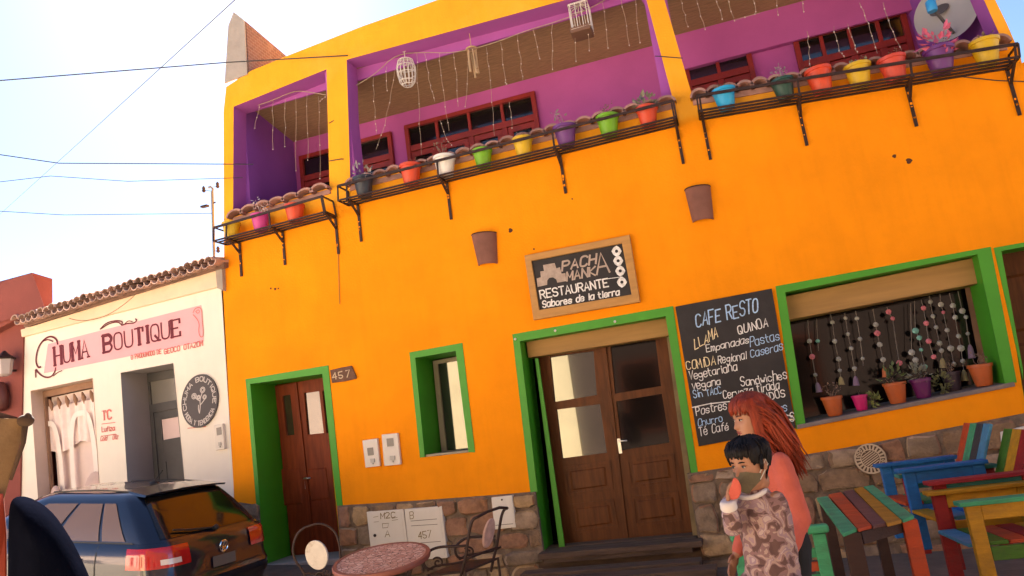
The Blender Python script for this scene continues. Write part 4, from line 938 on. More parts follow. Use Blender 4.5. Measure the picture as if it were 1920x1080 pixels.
# chalkboard menu
t = thing('menu_board', tuple(F(1400, 820, -.03)), 'tall chalkboard menu headed Cafe Resto between the glazed door and shop window', 'chalkboard')
cb = Q([(1266, 575), (1447, 541), (1492, 803), (1310, 837)], -.035); mb = MB(); slab(mb, cb, .033); mb.build('board', black, t, bevel=.004)
yc = -.039; W_, B_, Y_, UPc = MB(), MB(), MB(), (-.13, -1)
for (mb, s, a, b, h, wd) in ((B_, 'CAFE RESTO', (1306, 614), (1421, 585), 27, .020), (Y_, 'LLAMA', (1303, 655), (1346, 632), 20, .014), (W_, 'QUINOA', (1385, 627), (1440, 612), 18, .015), (W_, 'Empanadas', (1325, 660), (1404, 643), 15, .012),
  (B_, 'Pastas', (1407, 650), (1462, 637), 18, .012), (B_, 'Caseras', (1408, 671), (1468, 656), 17, .012), (Y_, 'COMIDA', (1288, 694), (1342, 684), 17, .013), (W_, 'Regional', (1347, 683), (1400, 673), 17, .012), (W_, 'Vegetariana', (1293, 713), (1382, 694), 17, .013),
  (W_, 'vegana', (1298, 731), (1351, 721), 16, .013), (B_, 'Sin TACC', (1301, 746), (1353, 738), 14, .012), (W_, 'Sandwiches', (1390, 725), (1476, 710), 18, .013), (W_, 'Cerveza tirada', (1357, 748), (1461, 729), 17, .013), (W_, 'LICUADOS', (1402, 756), (1472, 744), 16, .014),
  (W_, 'Postres', (1306, 779), (1363, 767), 17, .013), (B_, 'Tartas', (1428, 780), (1476, 770), 16, .012), (B_, 'Churro', (1309, 799), (1355, 790), 15, .012), (W_, 'TORTAS', (1437, 800), (1489, 790), 17, .013), (W_, 'Té Café', (1312, 818), (1366, 806), 16, .012)):
    write(mb, s, a, b, h*.9, yc, wd*.76, (UPc[0]+rnd.uniform(-.06, .1), -1), jit=.15)
W_.ribbon([F(1298, 764, yc), F(1330, 757, yc), (F(1376, 752, yc))], .012); W_.ribbon([F(1455, 775, yc), F(1486, 780, yc)], .012); Y_.ribbon([F(1455, 790, yc), F(1470, 787, yc), F(1490, 786, yc)], .012)
W_.build('white_lettering', chalk, t); B_.build('blue_lettering', chalkb, t); Y_.build('yellow_lettering', chalky, t)
# house number
t = thing('house_number', tuple(F(645, 705, -.03)), 'small carved wooden house number plaque 457 beside the red door', 'plaque'); q = Q([(619, 694), (662, 687), (667, 710), (622, 718)], -.03)
mb = MB(); mb.prism([q[0], quadpt(q, .5, -.06), quadpt(q, .93, -.08), quadpt(q, .98, .4), quadpt(q, 1.03, .9), q[2], quadpt(q, .5, 1.05), q[3]], (0, .028, 0)); mb.build('board', M('plaque_wood', (.12, .05, .025), .7, .35, 12), t, bevel=.004)
mb = MB(); write(mb, '4', (624, 712), (632, 710), 12, -.033, .014, (-.1, -1)); write(mb, '5', (636, 710), (643, 708), 12, -.033, .014, (-.1, -1)); write(mb, '7', (649, 708), (656, 706), 13, -.033, .014, (-.1, -1)); mb.build('numerals', M('pale_numeral', (.55, .42, .28), .8), t)
# white service covers on the stone base
olive = M('olive_marker', (.22, .15, .05), .9, .2); darkm = M('dark_marker', (.10, .07, .05), .9, .2)
def cover(px, label, y=-.10, d=.09):
    q = Q(px, y); t = thing('service_cover', tuple(quadpt(q, .5, 1)), label, 'service cover', 'white service covers on the stone base')
    mb = MB(); slab(mb, q, d); mb.build('frame', white, t, bevel=.006); mb = MB(); slab(mb, [p+V((0, -.006, 0)) for p in sub(q, .06, .05, .94, .95)], .005); mb.build('lid', white, t, bevel=.002); return t, q, y-.009
t, q, y = cover([(687, 960), (756, 955), (768, 1048), (698, 1056)], 'cream service cover marked A, left of the pair on the stone base')
mb = MB(); write(mb, 'M2C', (714, 973), (741, 970), 10, y, .010, (-.08, -1)); write(mb, 'A', (722, 1007), (731, 1006), 12, y, .008, (-.08, -1)); mb.ribbon([F(717, 982, y), F(717.5, 990, y), F(727, 989, y), F(729, 981, y), F(717, 982, y)], .007)
for a, b in (((700, 970), (709, 968)), ((735, 972), (745, 970)), ((735, 976), (746, 974)), ((701, 979), (710, 978))): mb.ribbon([F(*a, y), F(*b, y)], .005)
mb.build('lettering', olive, t); mb = MB(); p = F(703, 1004, y); mb.lathe(p, [(.02, 0), (.02, .006)], 10, (0, -1, 0)); mb.build('lock', iron, t)
t, q, y = cover([(758, 955), (828, 949), (839, 1046), (768, 1051)], 'cream service cover marked 457, right of the pair on the stone base', -.102)
mb = MB(); write(mb, 'B', (769, 973), (776, 972), 13, y, .008, (-.08, -1)); write(mb, '457', (785, 1011), (809, 1007), 13, y, .009, (-.08, -1)); mb.build('lettering', olive, t)
mb = MB()
for a, b in (((770, 977), (819, 973)), ((771, 986), (820, 983)), ((777, 1019), (826, 1015))): mb.ribbon([F(*a, y), F(*b, y)], .006)
mb.build('ruled_line', darkm, t)
t, q, y = cover([(921, 933), (960, 929), (967, 989), (927, 993)], 'small blank white service cover left of the glazed door')
mb = MB(); mb.lathe(F(941, 937, y), [(.012, 0), (.012, .004)], 8, (0, -1, 0)); mb.ribbon([F(929, 985, y), F(962, 982, y)], .006); mb.build('mark', darkm, t)
t, q, y = cover([(1876, 810), (1985, 785), (1998, 880), (1884, 900)], 'large white service cover at the right edge behind the yellow armchair')
mb = MB(); mb.ribbon([F(1880, 842, y), F(1990, 818, y)], .008); mb.build('mark', darkm, t)
# carved round ornament
ctr = F(1632, 860, -.10); t = thing('round_ornament', tuple(ctr-V((0, 0, .15))), 'cream carved round sun ornament set on the stone base', 'ornament'); rO = .155
mb = MB(); mb.prism([ctr+V((rO*math.cos(k*PI/5+.2), 0, rO*math.sin(k*PI/5+.2))) for k in range(10)], (0, .05, 0)); mb.build('back', M('ornament_back_wood', (.10, .055, .03), .9), t)  # dark brown disc behind the cream carving
mb = MB(); orn = M('ornament_cream', (.55, .42, .28), .8, .15, 10)
def arc(r0, r1, n=24, w=.012): mb.ribbon([ctr+V((r0*math.cos(2*PI*k/n), -.006, r1*math.sin(2*PI*k/n))) for k in range(n+1)], w)
arc(rO*.96, rO*.96, 20, .016); arc(rO*.60, rO*.60, 24, .010)
for k in range(22):
    a = 2*PI*k/22; 
    if k % 11 < 8: mb.ribbon([ctr+V((rO*r_*math.cos(a), -.005, rO*r_*math.sin(a))) for r_ in (.64, .92)], .018)
    else: mb.ribbon([ctr+V((rO*(.78+.1*math.cos(u))*math.cos(a+.08*math.sin(u)), -.005, rO*(.78+.1*math.cos(u))*math.sin(a+.08*math.sin(u)))) for u in [j*PI/4 for j in range(9)]], .010)
for k in range(9): a = R(30); o = (k-4)*.02; mb.ribbon([ctr+V((math.cos(a)*s-math.sin(a)*o, -.005, math.sin(a)*s+math.cos(a)*o)) for s in (-math.sqrt(max(.0, .08**2-o*o)), math.sqrt(max(0, .08**2-o*o)))], .010)
mb.build('carving', orn, t)

# ------------------------------------------------------------------ shop window: hanging garlands and pots
bead = M('white_bead', (.30, .30, .285), .5, .25, 5, isl=.3); beadp = M('pink_bead', (.50, .14, .18), .5, .2, isl=.3); beadt = M('teal_bead', (.16, .38, .33), .5, .2, isl=.3); tass = M('tassel_yarn', (.30, .25, .13), .9, .2); tassv = M('violet_yarn', (.22, .15, .24), .9, .2); threadm = M('thread', (.20, .17, .15), .9)
W6 = lambda a, b: (1240+a/2.8235, 530+b/2.8235)
gar = [([(895, 165), (905, 210), (918, 310), (938, 405), (945, 465), (955, 540)], [1, 2, 3, 4], bead, tass, 'white bead garland above the left terracotta pot'),
 ([(970, 160), (975, 188), (988, 272), (1005, 348), (1022, 455), (1032, 545)], [1, 2, 3, 4], bead, tassv, 'bead garland with a violet tassel'),
 ([(1028, 150), (1035, 190), (1052, 298), (1065, 402), (1070, 440)], [1, 2, 3], bead, None, 'sparse white bead garland right of the violet tassel'),
 ([(1120, 140), (1135, 222), (1143, 268), (1156, 328), (1174, 408), (1188, 500)], [1, 2, 3, 4], bead, M('orange_yarn', (.45, .13, .05), .9), 'white bead garland with an orange tassel above the middle terracotta pot'),
 ([(1195, 130), (1203, 155), (1225, 190), (1240, 300), (1260, 425)], [1, 2, 4], beadp, None, 'pink and white bead garland in the middle of the shop window'),
 ([(1375, 90), (1388, 135), (1402, 215), (1415, 310), (1442, 393)], [1, 2, 3, 4], beadp, None, 'pink flower garland right of the window middle'),
 ([(1420, 70), (1424, 102), (1438, 178), (1454, 236), (1472, 320), (1483, 360), (1492, 450)], [1, 2, 3, 4, 5], bead, tass, 'white bead garland ending in a cream tassel'),
 ([(1475, 60), (1480, 116), (1493, 157), (1513, 252), (1532, 348), (1548, 430)], [1, 2, 3, 4, 5], bead, None, 'long white bead garland without a tassel'),
 ([(1525, 55), (1543, 122), (1555, 184), (1573, 283), (1586, 347), (1595, 415), (1608, 520)], [1, 2, 3, 4, 5], bead, tass, 'white bead garland ending in an olive tassel'),
 ([(1570, 45), (1593, 150), (1612, 182), (1622, 270), (1645, 400)], [1, 2, 3], bead, tassv, 'thin white garland nearest the wooden shutter'),
 ([(1340, 95), (1345, 255), (1365, 292), (1375, 355), (1395, 445)], [1, 2, 3, 4], beadt, None, 'pale garland with teal flowers'),
 ([(775, 200), (784, 310), (798, 392), (815, 488), (835, 580)], [1, 2, 3], bead, tassv, 'faint garland at the left end of the shop window'),
 ([(822, 190), (828, 310), (832, 360)], [1], beadt, None, 'short garland with one teal bead'),
 ([(1320, 110), (1325, 370), (1345, 410)], [1, 2], bead, None, 'short garland with two white shells')]
for i, (pts, bi, m, tm, label) in enumerate(gar):
    y = .40-.03*(i % 3); P = [F(*W6(a, b), y) for a, b in pts]
    t = thing('bead_garland', tuple(P[-1]), label, 'garland', 'garlands hanging in the shop window'); mb = MB(); mb.tube(P, .004, 4); mb.build('thread', threadm, t)
    for k in bi:
        mb = MB(); c = P[k]; bs = rnd.uniform(.75, 1.35)
        for j in range(7):
            a = 2*PI*j/7; mb.ell(c+V((math.cos(a+k)*.014*bs, -.004, math.sin(a+k)*.014*bs)), (.014*bs, .010, .014*bs), 8, 5)
        mb.ell(c+V((0, -.012, 0)), .015, 8, 6); mb.build('flower_bead', beadp if (m is bead and k == 2 and i % 4 == 3) else m, t, smooth=True)
    if tm:
        mb = MB(); c = P[-1]; mb.tube([lerp(P[-2], c, .45), lerp(P[-2], c, .6), lerp(P[-2], c, .9), c], [.012, .026, .034, .038], 8); mb.build('tassel', tm, t, smooth=True)
sz = lambda x: F(1494, 797, -.03).z+(F(1902, 716, -.03).z-F(1494, 797, -.03).z)*(x-F(1494, 797, -.03).x)/(F(1902, 716, -.03).x-F(1494, 797, -.03).x)+.012
terra = dim(lin(222, 110, 50), .6); G2 = 'pots on the shop window sill'
pot(1566, 778, terra, 'left terracotta coloured pot on the shop window sill', ('twig', 4, .2, dryleaf), .86, .12, G2, sz)
pot(1617, 770, dim(lin(235, 30, 130), .6), 'small bright pink bowl pot with a green succulent', None, .58, .12, G2, sz)
pot(1684, 754, terra, 'middle terracotta coloured pot with a dark leafy plant', ('tuft', 40, .17, leafm), .82, .12, G2, sz)
pot(1733, 747, dim(lin(120, 30, 110), .6), 'purple pot with a grey bushy plant on the shop window sill', ('tuft', 60, .16, succ), .8, .14, G2, sz)
pot(1790, 733, dim(lin(75, 60, 75), .6), 'dark grey violet pot nearly hidden by leaves on the sill', ('twig', 5, .18, dryleaf), .75, .28, G2, sz)
pot(1845, 719, terra, 'right terracotta coloured pot beside the wooden shutter', ('twig', 5, .16, dryleaf), .82, .12, G2, sz)
for px, py, r_, n_, m_, lab in ((1635, 752, .075, 70, M('lime_succulent', (.22, .26, .08), .6, .3, 10), 'lime green succulent beside the pink bowl pot'), (1768, 728, .11, 80, M('olive_foliage', (.15, .15, .06), .6, .3, 10), 'olive green leafy plant between the purple and grey pots')):
    p = F(px, py, .16); p.z = sz(p.x); mb = MB(); leaves(mb, p+V((0, 0, r_+.01)), r_, n_, .05, int(px)); 
    for k in range(5): mb.tube([p, p+V((rnd.uniform(-.5, .5)*r_, 0, r_))], .004, 4)
    tag(mb.build('sill_plant', m_), lab, 'plant', 'plants on the shop window sill')
# ------------------------------------------------------------------ parked dark blue hatchback
paint = M('dark_blue_car_paint', (.008, .012, .030), .28, .05, 3, metal=.4, coat=1.0); cglass = glass('car_glass', (.010, .008, .006), .05, gcol=.2); sglass = glass('tan_reflection_side_glass', (.17, .105, .065), .06, gcol=.5); blackp = M('black_plastic', (.012, .012, .013), .6, .2);  # side glass tint imitates the reflection of tan walls
redl = M('red_lamp_lens', (.42, .012, .012), .12, .2, 6, coat=1); chrome = M('chrome', (.75, .75, .76), .12, .05, metal=1.0); rubber = M('tyre_rubber', (.012, .012, .012), .9, .2)
CAR_LOC = V((-5.558, -1.986, .072)); CAR_ROT = Matrix.Rotation(R(176.5), 4, 'Z') @ Matrix.Rotation(R(-5.1), 4, 'Y')
LEV = [  # z, half width, x rear, x front, corner radius rear, corner radius front
 (.20, .70, .12, 3.80, .14, .3), (.30, .80, .03, 3.90, .20, .35), (.48, .84, -.04, 3.95, .24, .4), (.56, .845, -.05, 3.95, .25, .4), (.62, .845, .00, 3.94, .24, .4), (.78, .84, .02, 3.90, .24, .4), (.90, .825, .05, 3.82, .22, .4), (.965, .79, .10, 3.70, .2, .4)]
GRN = [(.955, .775, .11, 2.95, .18, .3), (1.08, .745, .22, 2.72, .18, .3), (1.22, .69, .36, 2.46, .17, .3), (1.34, .63, .50, 2.2, .16, .3), (1.395, .585, .57, 2.02, .15, .25), (1.43, .50, .68, 1.88, .12, .2), (1.445, .36, .85, 1.7, .1, .15)]
NC, NS = 7, 14
def car_ring(l, hood=False):
    z, w_, xr, xf, rr, rf = l; pts = []
    def corner(cx, cy, r, a0, a1): return [(cx+r*math.cos(lerp(a0, a1, i/(NC-1))), cy+r*math.sin(lerp(a0, a1, i/(NC-1)))) for i in range(NC)]
    segs = [corner(xr+rr, w_-rr, rr, PI, PI/2), None, corner(xf-rf, w_-rf, rf, PI/2, 0), None, corner(xf-rf, -w_+rf, rf, 0, -PI/2), None, corner(xr+rr, -w_+rr, rr, -PI/2, -PI), None]
    out = []
    for k in range(0, 8, 2):
        out += segs[k]; a = segs[k][-1]; b = segs[(k+2) % 8][0]
        for i in range(1, NS): out.append((lerp(a[0], b[0], i/NS), lerp(a[1], b[1], i/NS)))
    res = []
    for x, y in out:
        bul = .05*(1-(y/w_)**2)                  # front and rear ends bow outwards
        if x < xr+.02: x -= bul
        if x > xf-.02: x += bul*1.5
        zz = z
        if hood and x > 2.75: zz = z - (z-.45)*.42*min(1, (x-2.75)/1.2)**1.4
        if not hood: zz = z + .018*(1-(y/w_)**2)*(1 if z > 1.3 else 0)
        res.append(V((x, y, zz)))
    return res
NR = 4*NC+4*(NS-1)
LR = [car_ring(l, True) for l in LEV]; GR = [car_ring(l) for l in GRN]
car = thing('parked_car', tuple(CAR_LOC), 'dark blue hatchback parked in front of the boutique with its rear to the tables', 'car')
car.rotation_euler = CAR_ROT.to_euler()
car['_o'] = (0, 0, 0)
def loft(mb, rings, capt=True, capb=True):
    n = len(rings[0]); vs = [p for r in rings for p in r]
    fs = [(i*n+j, i*n+(j+1) % n, (i+1)*n+(j+1) % n, (i+1)*n+j) for i in range(len(rings)-1) for j in range(n)]
    if capb: fs.append(tuple(range(n)))
    if capt: fs.append(tuple((len(rings)-1)*n+j for j in range(n)))
    return mb.add(vs, fs)
mb = MB(); loft(mb, LR); loft(mb, GR, True, False); mb.build('body', paint, car, smooth=35)
def ring_at(RS, LV, z):
    zs = [l[0] for l in LV]
    for i in range(len(zs)-1):
        if zs[i] <= z <= zs[i+1]: t = (z-zs[i])/(zs[i+1]-zs[i]); return [lerp(a, b, t) for a, b in zip(RS[i], RS[i+1])]
def at_i(rg, s):           # fractional ring index
    i = int(math.floor(s)); return lerp(rg[i % NR], rg[(i+1) % NR], s-i)
def patch(name, RS, LV, z0, z1, s0, s1, mat, off=.006, nz=5, ns=12, top0=None, top1=None, parent=car, sm=True):
    """a panel lying just proud of the body between heights z0,z1 and ring positions s0,s1 (top0/top1 narrow its top)"""
    mb = MB(); vs = []
    for k in range(nz+1):
        v = k/nz; rg = ring_at(RS, LV, lerp(z0, z1, v)); a = lerp(s0, top0 if top0 is not None else s0, v); b = lerp(s1, top1 if top1 is not None else s1, v)
        for i in range(ns+1):
            s = lerp(a, b, i/ns); p = at_i(rg, s); t = at_i(rg, s+.3)-at_i(rg, s-.3); nrm = V((t.y, -t.x, 0)); nrm = -nrm if nrm.dot(p-V((1.8, 0, p.z))) < 0 else nrm
            if nrm.length < 1e-6: nrm = V((-1, 0, 0))
            nrm.normalize(); vs.append(p+(nrm+V((0, 0, .35 if z0 > .9 else 0))).normalized()*off)
    n = ns+1; mb.add(vs, [(k*n+i, k*n+i+1, (k+1)*n+i+1, (k+1)*n+i) for k in range(nz) for i in range(ns)])
    return mb.build(name, mat, parent, smooth='all' if sm else False)
# ring positions: 0..6 rear-left corner, 7..19 left side, 20..26 front-left corner, 27..39 front, ... right side, rear-right corner, rear
L0, L1 = NC-1, NC-1+NS; REAR0 = NR-NS+0
rear_a, rear_b = NR-(NS)+.0, NR*1.0
patch('rear_window', GR, GRN, .99, 1.36, rear_a-1.5, rear_b+1.5, cglass, .008, 8, 16)
patch('side_window', GR, GRN, .985, 1.33, L0+1.0, L0+2.9, sglass, .008, top0=L0+1.3, top1=L0+3.0)
patch('side_window', GR, GRN, .985, 1.33, L0+3.2, L0+7.0, sglass, .008, top0=L0+3.3, top1=L0+6.8)
patch('side_window', GR, GRN, .985, 1.33, L0+7.4, L0+12.6, sglass, .008, top0=L0+7.2, top1=L0+12.0)
patch('windshield', GR, GRN, .99, 1.36, 2*NC+NS-1-4.5, 2*NC+2*NS-2+3.5, cglass, .008, 8, 16)
RR0 = 3*NC+3*(NS-1)-0
for k in ((NR/2+NS/2+1.5, NR/2+NS/2+6.0), (NR/2+NS/2+6.4, NR/2+NS/2+11.0)): patch('side_window', GR, GRN, .985, 1.33, k[0], k[1], sglass, .008)
patch('tail_light', LR, LEV, .74, .93, -1.9, 6.5, redl, .016, 5, 14); patch('tail_light', LR, LEV, .74, .93, rear_a-5.9, rear_a+2.1, redl, .016, 5, 14)
patch('reversing_lens', LR, LEV, .77, .82, -.6, 2.2, M('white_lens', (.7, .62, .6), .15, coat=1), .021, 2, 8)
patch('bumper_strip', LR, LEV, .44, .50, rear_a-4, rear_b+4, blackp, .012, 2, 20); patch('bumper_recess', LR, LEV, .24, .36, rear_a-2, rear_b+2, blackp, .01, 3, 16)
patch('number_plate', LR, LEV, .63, .735, rear_b-8.9, rear_b-5.1, M('plate_grey', (.10, .10, .10), .4, .1), .016, 2, 6)
patch('hatch_seam', LR, LEV, .60, .612, rear_a+.3, rear_b-.3, blackp, .004, 1, 14)
patch('sill_trim', LR, LEV, .27, .40, L0, L1, blackp, .008, 2, 14); patch('belt_trim', GR, GRN, .957, .975, L0+.4, L0+12.8, blackp, .012, 1, 14)
for s in (L0+6.9, L0+2.3): patch('door_seam', LR, LEV, .42, .95, s, s+.06, blackp, .003, 8, 1)
patch('door_handle', LR, LEV, .80, .83, L0+3.2, L0+4.3, paint, .028, 2, 6); patch('door_handle', LR, LEV, .80, .83, L0+7.6, L0+8.7, paint, .028, 2, 6)
patch('headlight', LR, LEV, .66, .80, L1+1, L1+6, chrome, .012, 3, 8)
mb = MB(); q = [car_ring(l) for l in ((1.375, .60, .50, .9, .12, .2), (1.40, .58, .47, .9, .10, .2), (1.425, .50, .52, .9, .08, .2))]       # roof spoiler
vs = []
for i in range(17):
    y = -.56+1.12*i/16; cr = 1-(y/.62)**2
    vs += [V((.475-.045*cr, y, 1.378+.03*cr)), V((.46-.045*cr, y, 1.398+.03*cr)), V((.76, y*.9, 1.432+.03*cr)), V((.7, y*.95, 1.39+.03*cr))]
mb.add(vs, [(4*i+a, 4*i+4+a, 4*i+4+(a+1) % 4, 4*i+(a+1) % 4) for i in range(16) for a in range(4)]+[(0, 1, 2, 3), (64, 65, 66, 67)]); mb.build('spoiler', paint, car, smooth=40)
pb = at_i(ring_at(LR, LEV, .815), rear_b-7)+V((-.012, 0, 0)); mb = MB()
mb.tube([pb+V((-.008, .056*math.cos(k*PI/12), .056*math.sin(k*PI/12))) for k in range(25)], .008, 6)
for a, b in (((-.035, .04), (-.012, -.045)), ((-.012, -.045), (0, -.005)), ((0, -.005), (.012, -.045)), ((.012, -.045), (.035, .04)), ((-.016, .05), (0, .012)), ((0, .012), (.016, .05))): mb.tube([pb+V((-.01, a[0], a[1])), pb+V((-.01, b[0], b[1]))], .006, 5)
mb.build('emblem', chrome, car, smooth=True)
mb = MB(); wp = at_i(ring_at(GR, GRN, 1.0), rear_b-7)+V((-.03, 0, 0)); mb.tube([wp, wp+V((.02, .3, .03)), wp+V((.06, .52, .06))], .011, 6); mb.lathe(wp, [(.03, -.02), (.03, .02), (.01, .03)], 10, (-1, 0, .5)); mb.build('wiper', blackp, car, smooth=True)
mb = MB(); mb.lathe((.95, 0, 1.462), [(.05, 0), (.04, .02), (.012, .03)], 10); mb.tube([(.95, 0, 1.48), (.83, 0, 1.60)], .006, 5); mb.build('aerial', blackp, car, smooth=True)
for yy in (.5, -.5): mb = MB(); mb.tube([(.75, yy, 1.43), (1.2, yy, 1.452), (1.85, yy, 1.435)], .008, 5); mb.build('roof_seam', blackp, car)
for x in (.72, 3.2):
    for s in (1, -1):
        c = V((x, s*.74, .31)); mb = MB(); mb.lathe(c, [(.20, -.09), (.30, -.095), (.315, -.06), (.315, .06), (.30, .095), (.2, .10)], 28, (0, s, 0)); wl = mb.build('wheel', rubber, car, smooth=50); wl['_o'] = (0, 0, 0)
        mb = MB(); mb.lathe(c, [(.2, .085), (.19, .06), (.05, .08), (.01, .085)], 20, (0, s, 0))
        for k in range(5): a = 2*PI*k/5; mb.beam(c+V((0, s*.085, 0)), c+V((.19*math.cos(a), s*.092, .19*math.sin(a))), .04, .02, (0, 1, 0))
        mb.build('rim', metal, wl, smooth=40)
mb = MB(); mb.ell((2.62, .88, 1.0), (.09, .10, .07), 12, 8); mb.build('mirror', paint, car, smooth='all'); mb = MB(); mb.ell((2.62, -.88, 1.0), (.09, .10, .07), 12, 8); mb.build('mirror', paint, car, smooth='all')

# ------------------------------------------------------------------ mosaic bistro table and two iron chairs
mos = bpy.data.materials.new('mosaic_top'); mos.use_nodes = True; n_ = mos.node_tree.nodes; l_ = mos.node_tree.links
tc = n_.new('ShaderNodeTexCoord'); vo = n_.new('ShaderNodeTexVoronoi'); vo.inputs['Scale'].default_value = 26; vo.feature = 'DISTANCE_TO_EDGE'; l_.new(tc.outputs['Object'], vo.inputs[0])
v2 = n_.new('ShaderNodeTexVoronoi'); v2.inputs['Scale'].default_value = 26; l_.new(tc.outputs['Object'], v2.inputs[0])
cr = n_.new('ShaderNodeValToRGB'); cr.color_ramp.elements[0].color = (.55, .36, .28, 1); cr.color_ramp.elements[1].color = (.74, .58, .47, 1); e = cr.color_ramp.elements.new(.35); e.color = (.46, .24, .17, 1); sx = n_.new('ShaderNodeSeparateColor'); l_.new(v2.outputs['Color'], sx.inputs[0]); l_.new(sx.outputs[0], cr.inputs[0])
mr = n_.new('ShaderNodeMapRange'); mr.inputs[1].default_value = .03; mr.inputs[2].default_value = .07; l_.new(vo.outputs['Distance'], mr.inputs[0])
mx = n_.new('ShaderNodeMix'); mx.data_type = 'RGBA'; mx.inputs[6].default_value = (.10, .045, .035, 1); l_.new(mr.outputs[0], mx.inputs[0]); l_.new(cr.outputs[0], mx.inputs[7]); l_.new(mx.outputs[2], n_['Principled BSDF'].inputs['Base Color']); n_['Principled BSDF'].inputs['Roughness'].default_value = .45
bp = n_.new('ShaderNodeBump'); bp.inputs['Strength'].default_value = .4; bp.inputs['Distance'].default_value = .004; l_.new(mr.outputs[0], bp.inputs['Height']); l_.new(bp.outputs[0], n_['Principled BSDF'].inputs['Normal'])
rimm = M('table_rim_clay', (.24, .075, .05), .5, .15, 8)
TR = .375; tcn = D(716, 1049, 6.0); ty = thing('mosaic_table', (tcn.x, tcn.y, tcn.z-.78), 'round mosaic topped bistro table with brown rim and iron legs', 'table')
TILT = Matrix.Rotation(R(-9), 3, 'X').inverted() if False else Matrix.Rotation(R(8), 3, V((CR.x, CR.y, 0)).normalized())
def tp_(x, y, z): return tcn + TILT @ V((x, y, z))
mb = MB(); mb.lathe((0, 0, 0), [(TR-.035, -.005), (TR-.035, .012), (.001, .013)], 48, capt=False); mb.v = [tp_(*p) for p in mb.v]; mb.build('top', mos, ty, smooth=30)
mb = MB(); mb.lathe((0, 0, 0), [(TR-.036, -.02), (TR-.004, -.022), (TR, -.01), (TR, .006), (TR-.004, .014), (TR-.033, .015), (TR-.0345, -.01)], 48, capb=True, capt=False); mb.v = [tp_(*p) for p in mb.v]; mb.build('rim', rimm, ty, smooth=40)
for k in range(4):
    a = k*PI/2+.5; mb = MB(); ca, sa = math.cos(a), math.sin(a)
    mb.tube([tp_(ca*.30, sa*.30, -.02), tp_(ca*.22, sa*.22, -.10), tcn+V((ca*.10, sa*.10, -.36)), tcn+V((ca*.16, sa*.16, -.58)), tcn+V((ca*.30, sa*.30, -.78))], .012, 7); mb.build('leg', iron, ty, smooth=True)
def spiral(c, ex, ez, r0, turns, r, mb, a0=0, sgn=1):
    P = [c+(ex*math.cos(a0+sgn*t)+ez*math.sin(a0+sgn*t))*r0*(1-.75*t/(turns*2*PI)) for t in [turns*2*PI*i/26 for i in range(27)]]
    mb.tube(P, r, 6)
marble = M('mosaic_back', (.60, .55, .50), .6, .08, 14, dirt=(.28, .20, .13), dscale=9, damt=.9)
# left chair, seen from the front: oval back plate on thin curved iron
dd = 6.35; c = D(593, 1041, dd); ux = CR.copy(); uz = CU.copy(); px_ = dd/FPX
lc = thing('iron_chair', (c.x, c.y, .12), 'black iron cafe chair with oval pale mosaic back left of the round table', 'chair', 'iron cafe chairs at the round table')
def lcp(a, b, dy=0): return c + ux*((a-593)*px_) + uz*((1041-b)*px_) + V((0, dy, 0))
mb = MB(); mb.prism([lcp(593+19*math.cos(t)-3*math.sin(t), 1041-25*math.sin(t)) for t in [2*PI*i/32 for i in range(32)]], (0, .02, 0)); mb.build('back_plate', marble, lc, bevel=.004)
mb = MB()
mb.tube([lcp(a, b, .01) for a, b in smooth_px([(572, 994), (558, 1005), (551, 1030), (555, 1050), (566, 1064), (575, 1080), (580, 1110)])], .009, 6)
mb.tube([lcp(a, b, .01) for a, b in smooth_px([(572, 994), (600, 985), (625, 1000), (633, 1030), (633, 1060), (636, 1085), (636, 1110)])], .009, 6)
mb.tube([lcp(a, b, .01) for a, b in smooth_px([(572, 1072), (590, 1073), (612, 1078), (632, 1068)])], .008, 6)
for cx, cy, s_ in ((598, 1077, 1), (610, 1071, -1)): spiral(lcp(cx, cy), ux, uz, 8*px_, 1.2, .006, mb, 0, s_)
mb.build('back_frame', iron, lc, smooth=True)
sc_ = lcp(604, 1118, -.22); mb = MB(); mb.lathe(sc_, [(.19, -.02), (.20, 0), (.19, .02), (.02, .022)], 24); mb.build('seat', marble, lc, smooth=40)
for k in range(4): a = PI/4+k*PI/2; mb = MB(); mb.tube([sc_+V((math.cos(a)*.16, math.sin(a)*.16, 0)), V((sc_.x+math.cos(a)*.21, sc_.y+math.sin(a)*.21, .12))], .010, 6); mb.build('leg', iron, lc)
# right chair, seen from the side with curling armrest
dd = 6.0; c2 = D(880, 1000, dd); px2 = dd/FPX
rc = thing('iron_chair', (c2.x-.2, c2.y, .10), 'black iron armchair with curled armrest right of the round table', 'chair', 'iron cafe chairs at the round table')
SX = V((.86, .5, 0)).normalized()
def rcp(a, b, dy=0): return c2 + ux*((a-880)*px2) + uz*((1000-b)*px2) + V((.35*dy, dy, 0))
mb = MB(); zz = smooth_px([(893, 972), (886, 975), (881, 990), (878, 1010), (874, 1040), (868, 1062), (862, 1090)])
mb.tube([rcp(a, b) for a, b in zz], .012, 7); mb.tube([rcp(a+6, b-3, .34) for a, b in zz], .012, 7)
mb.tube([rcp(893, 972), rcp(897, 966, .1), rcp(899, 964, .24), rcp(899, 969, .34)], .012, 7); mb.tube([rcp(875, 1045), rcp(881, 1042, .34)], .010, 7); mb.build('back_frame', iron, rc, smooth=True)
mb = MB(); P = []
ctr_ = rcp(887, 1008, .17); ax1 = (rcp(884, 985)-rcp(877, 1030)).normalized(); ax2 = (rcp(880, 1000, .34)-rcp(880, 1000)).normalized()
mb.prism([ctr_+ax1*.12*math.sin(t)+ax2*.065*math.cos(t) for t in [2*PI*i/28 for i in range(28)]], SX*.02); mb.build('back_plate', M('pink_mosaic', (.55, .36, .31), .6, .2, 18), rc, bevel=.004)
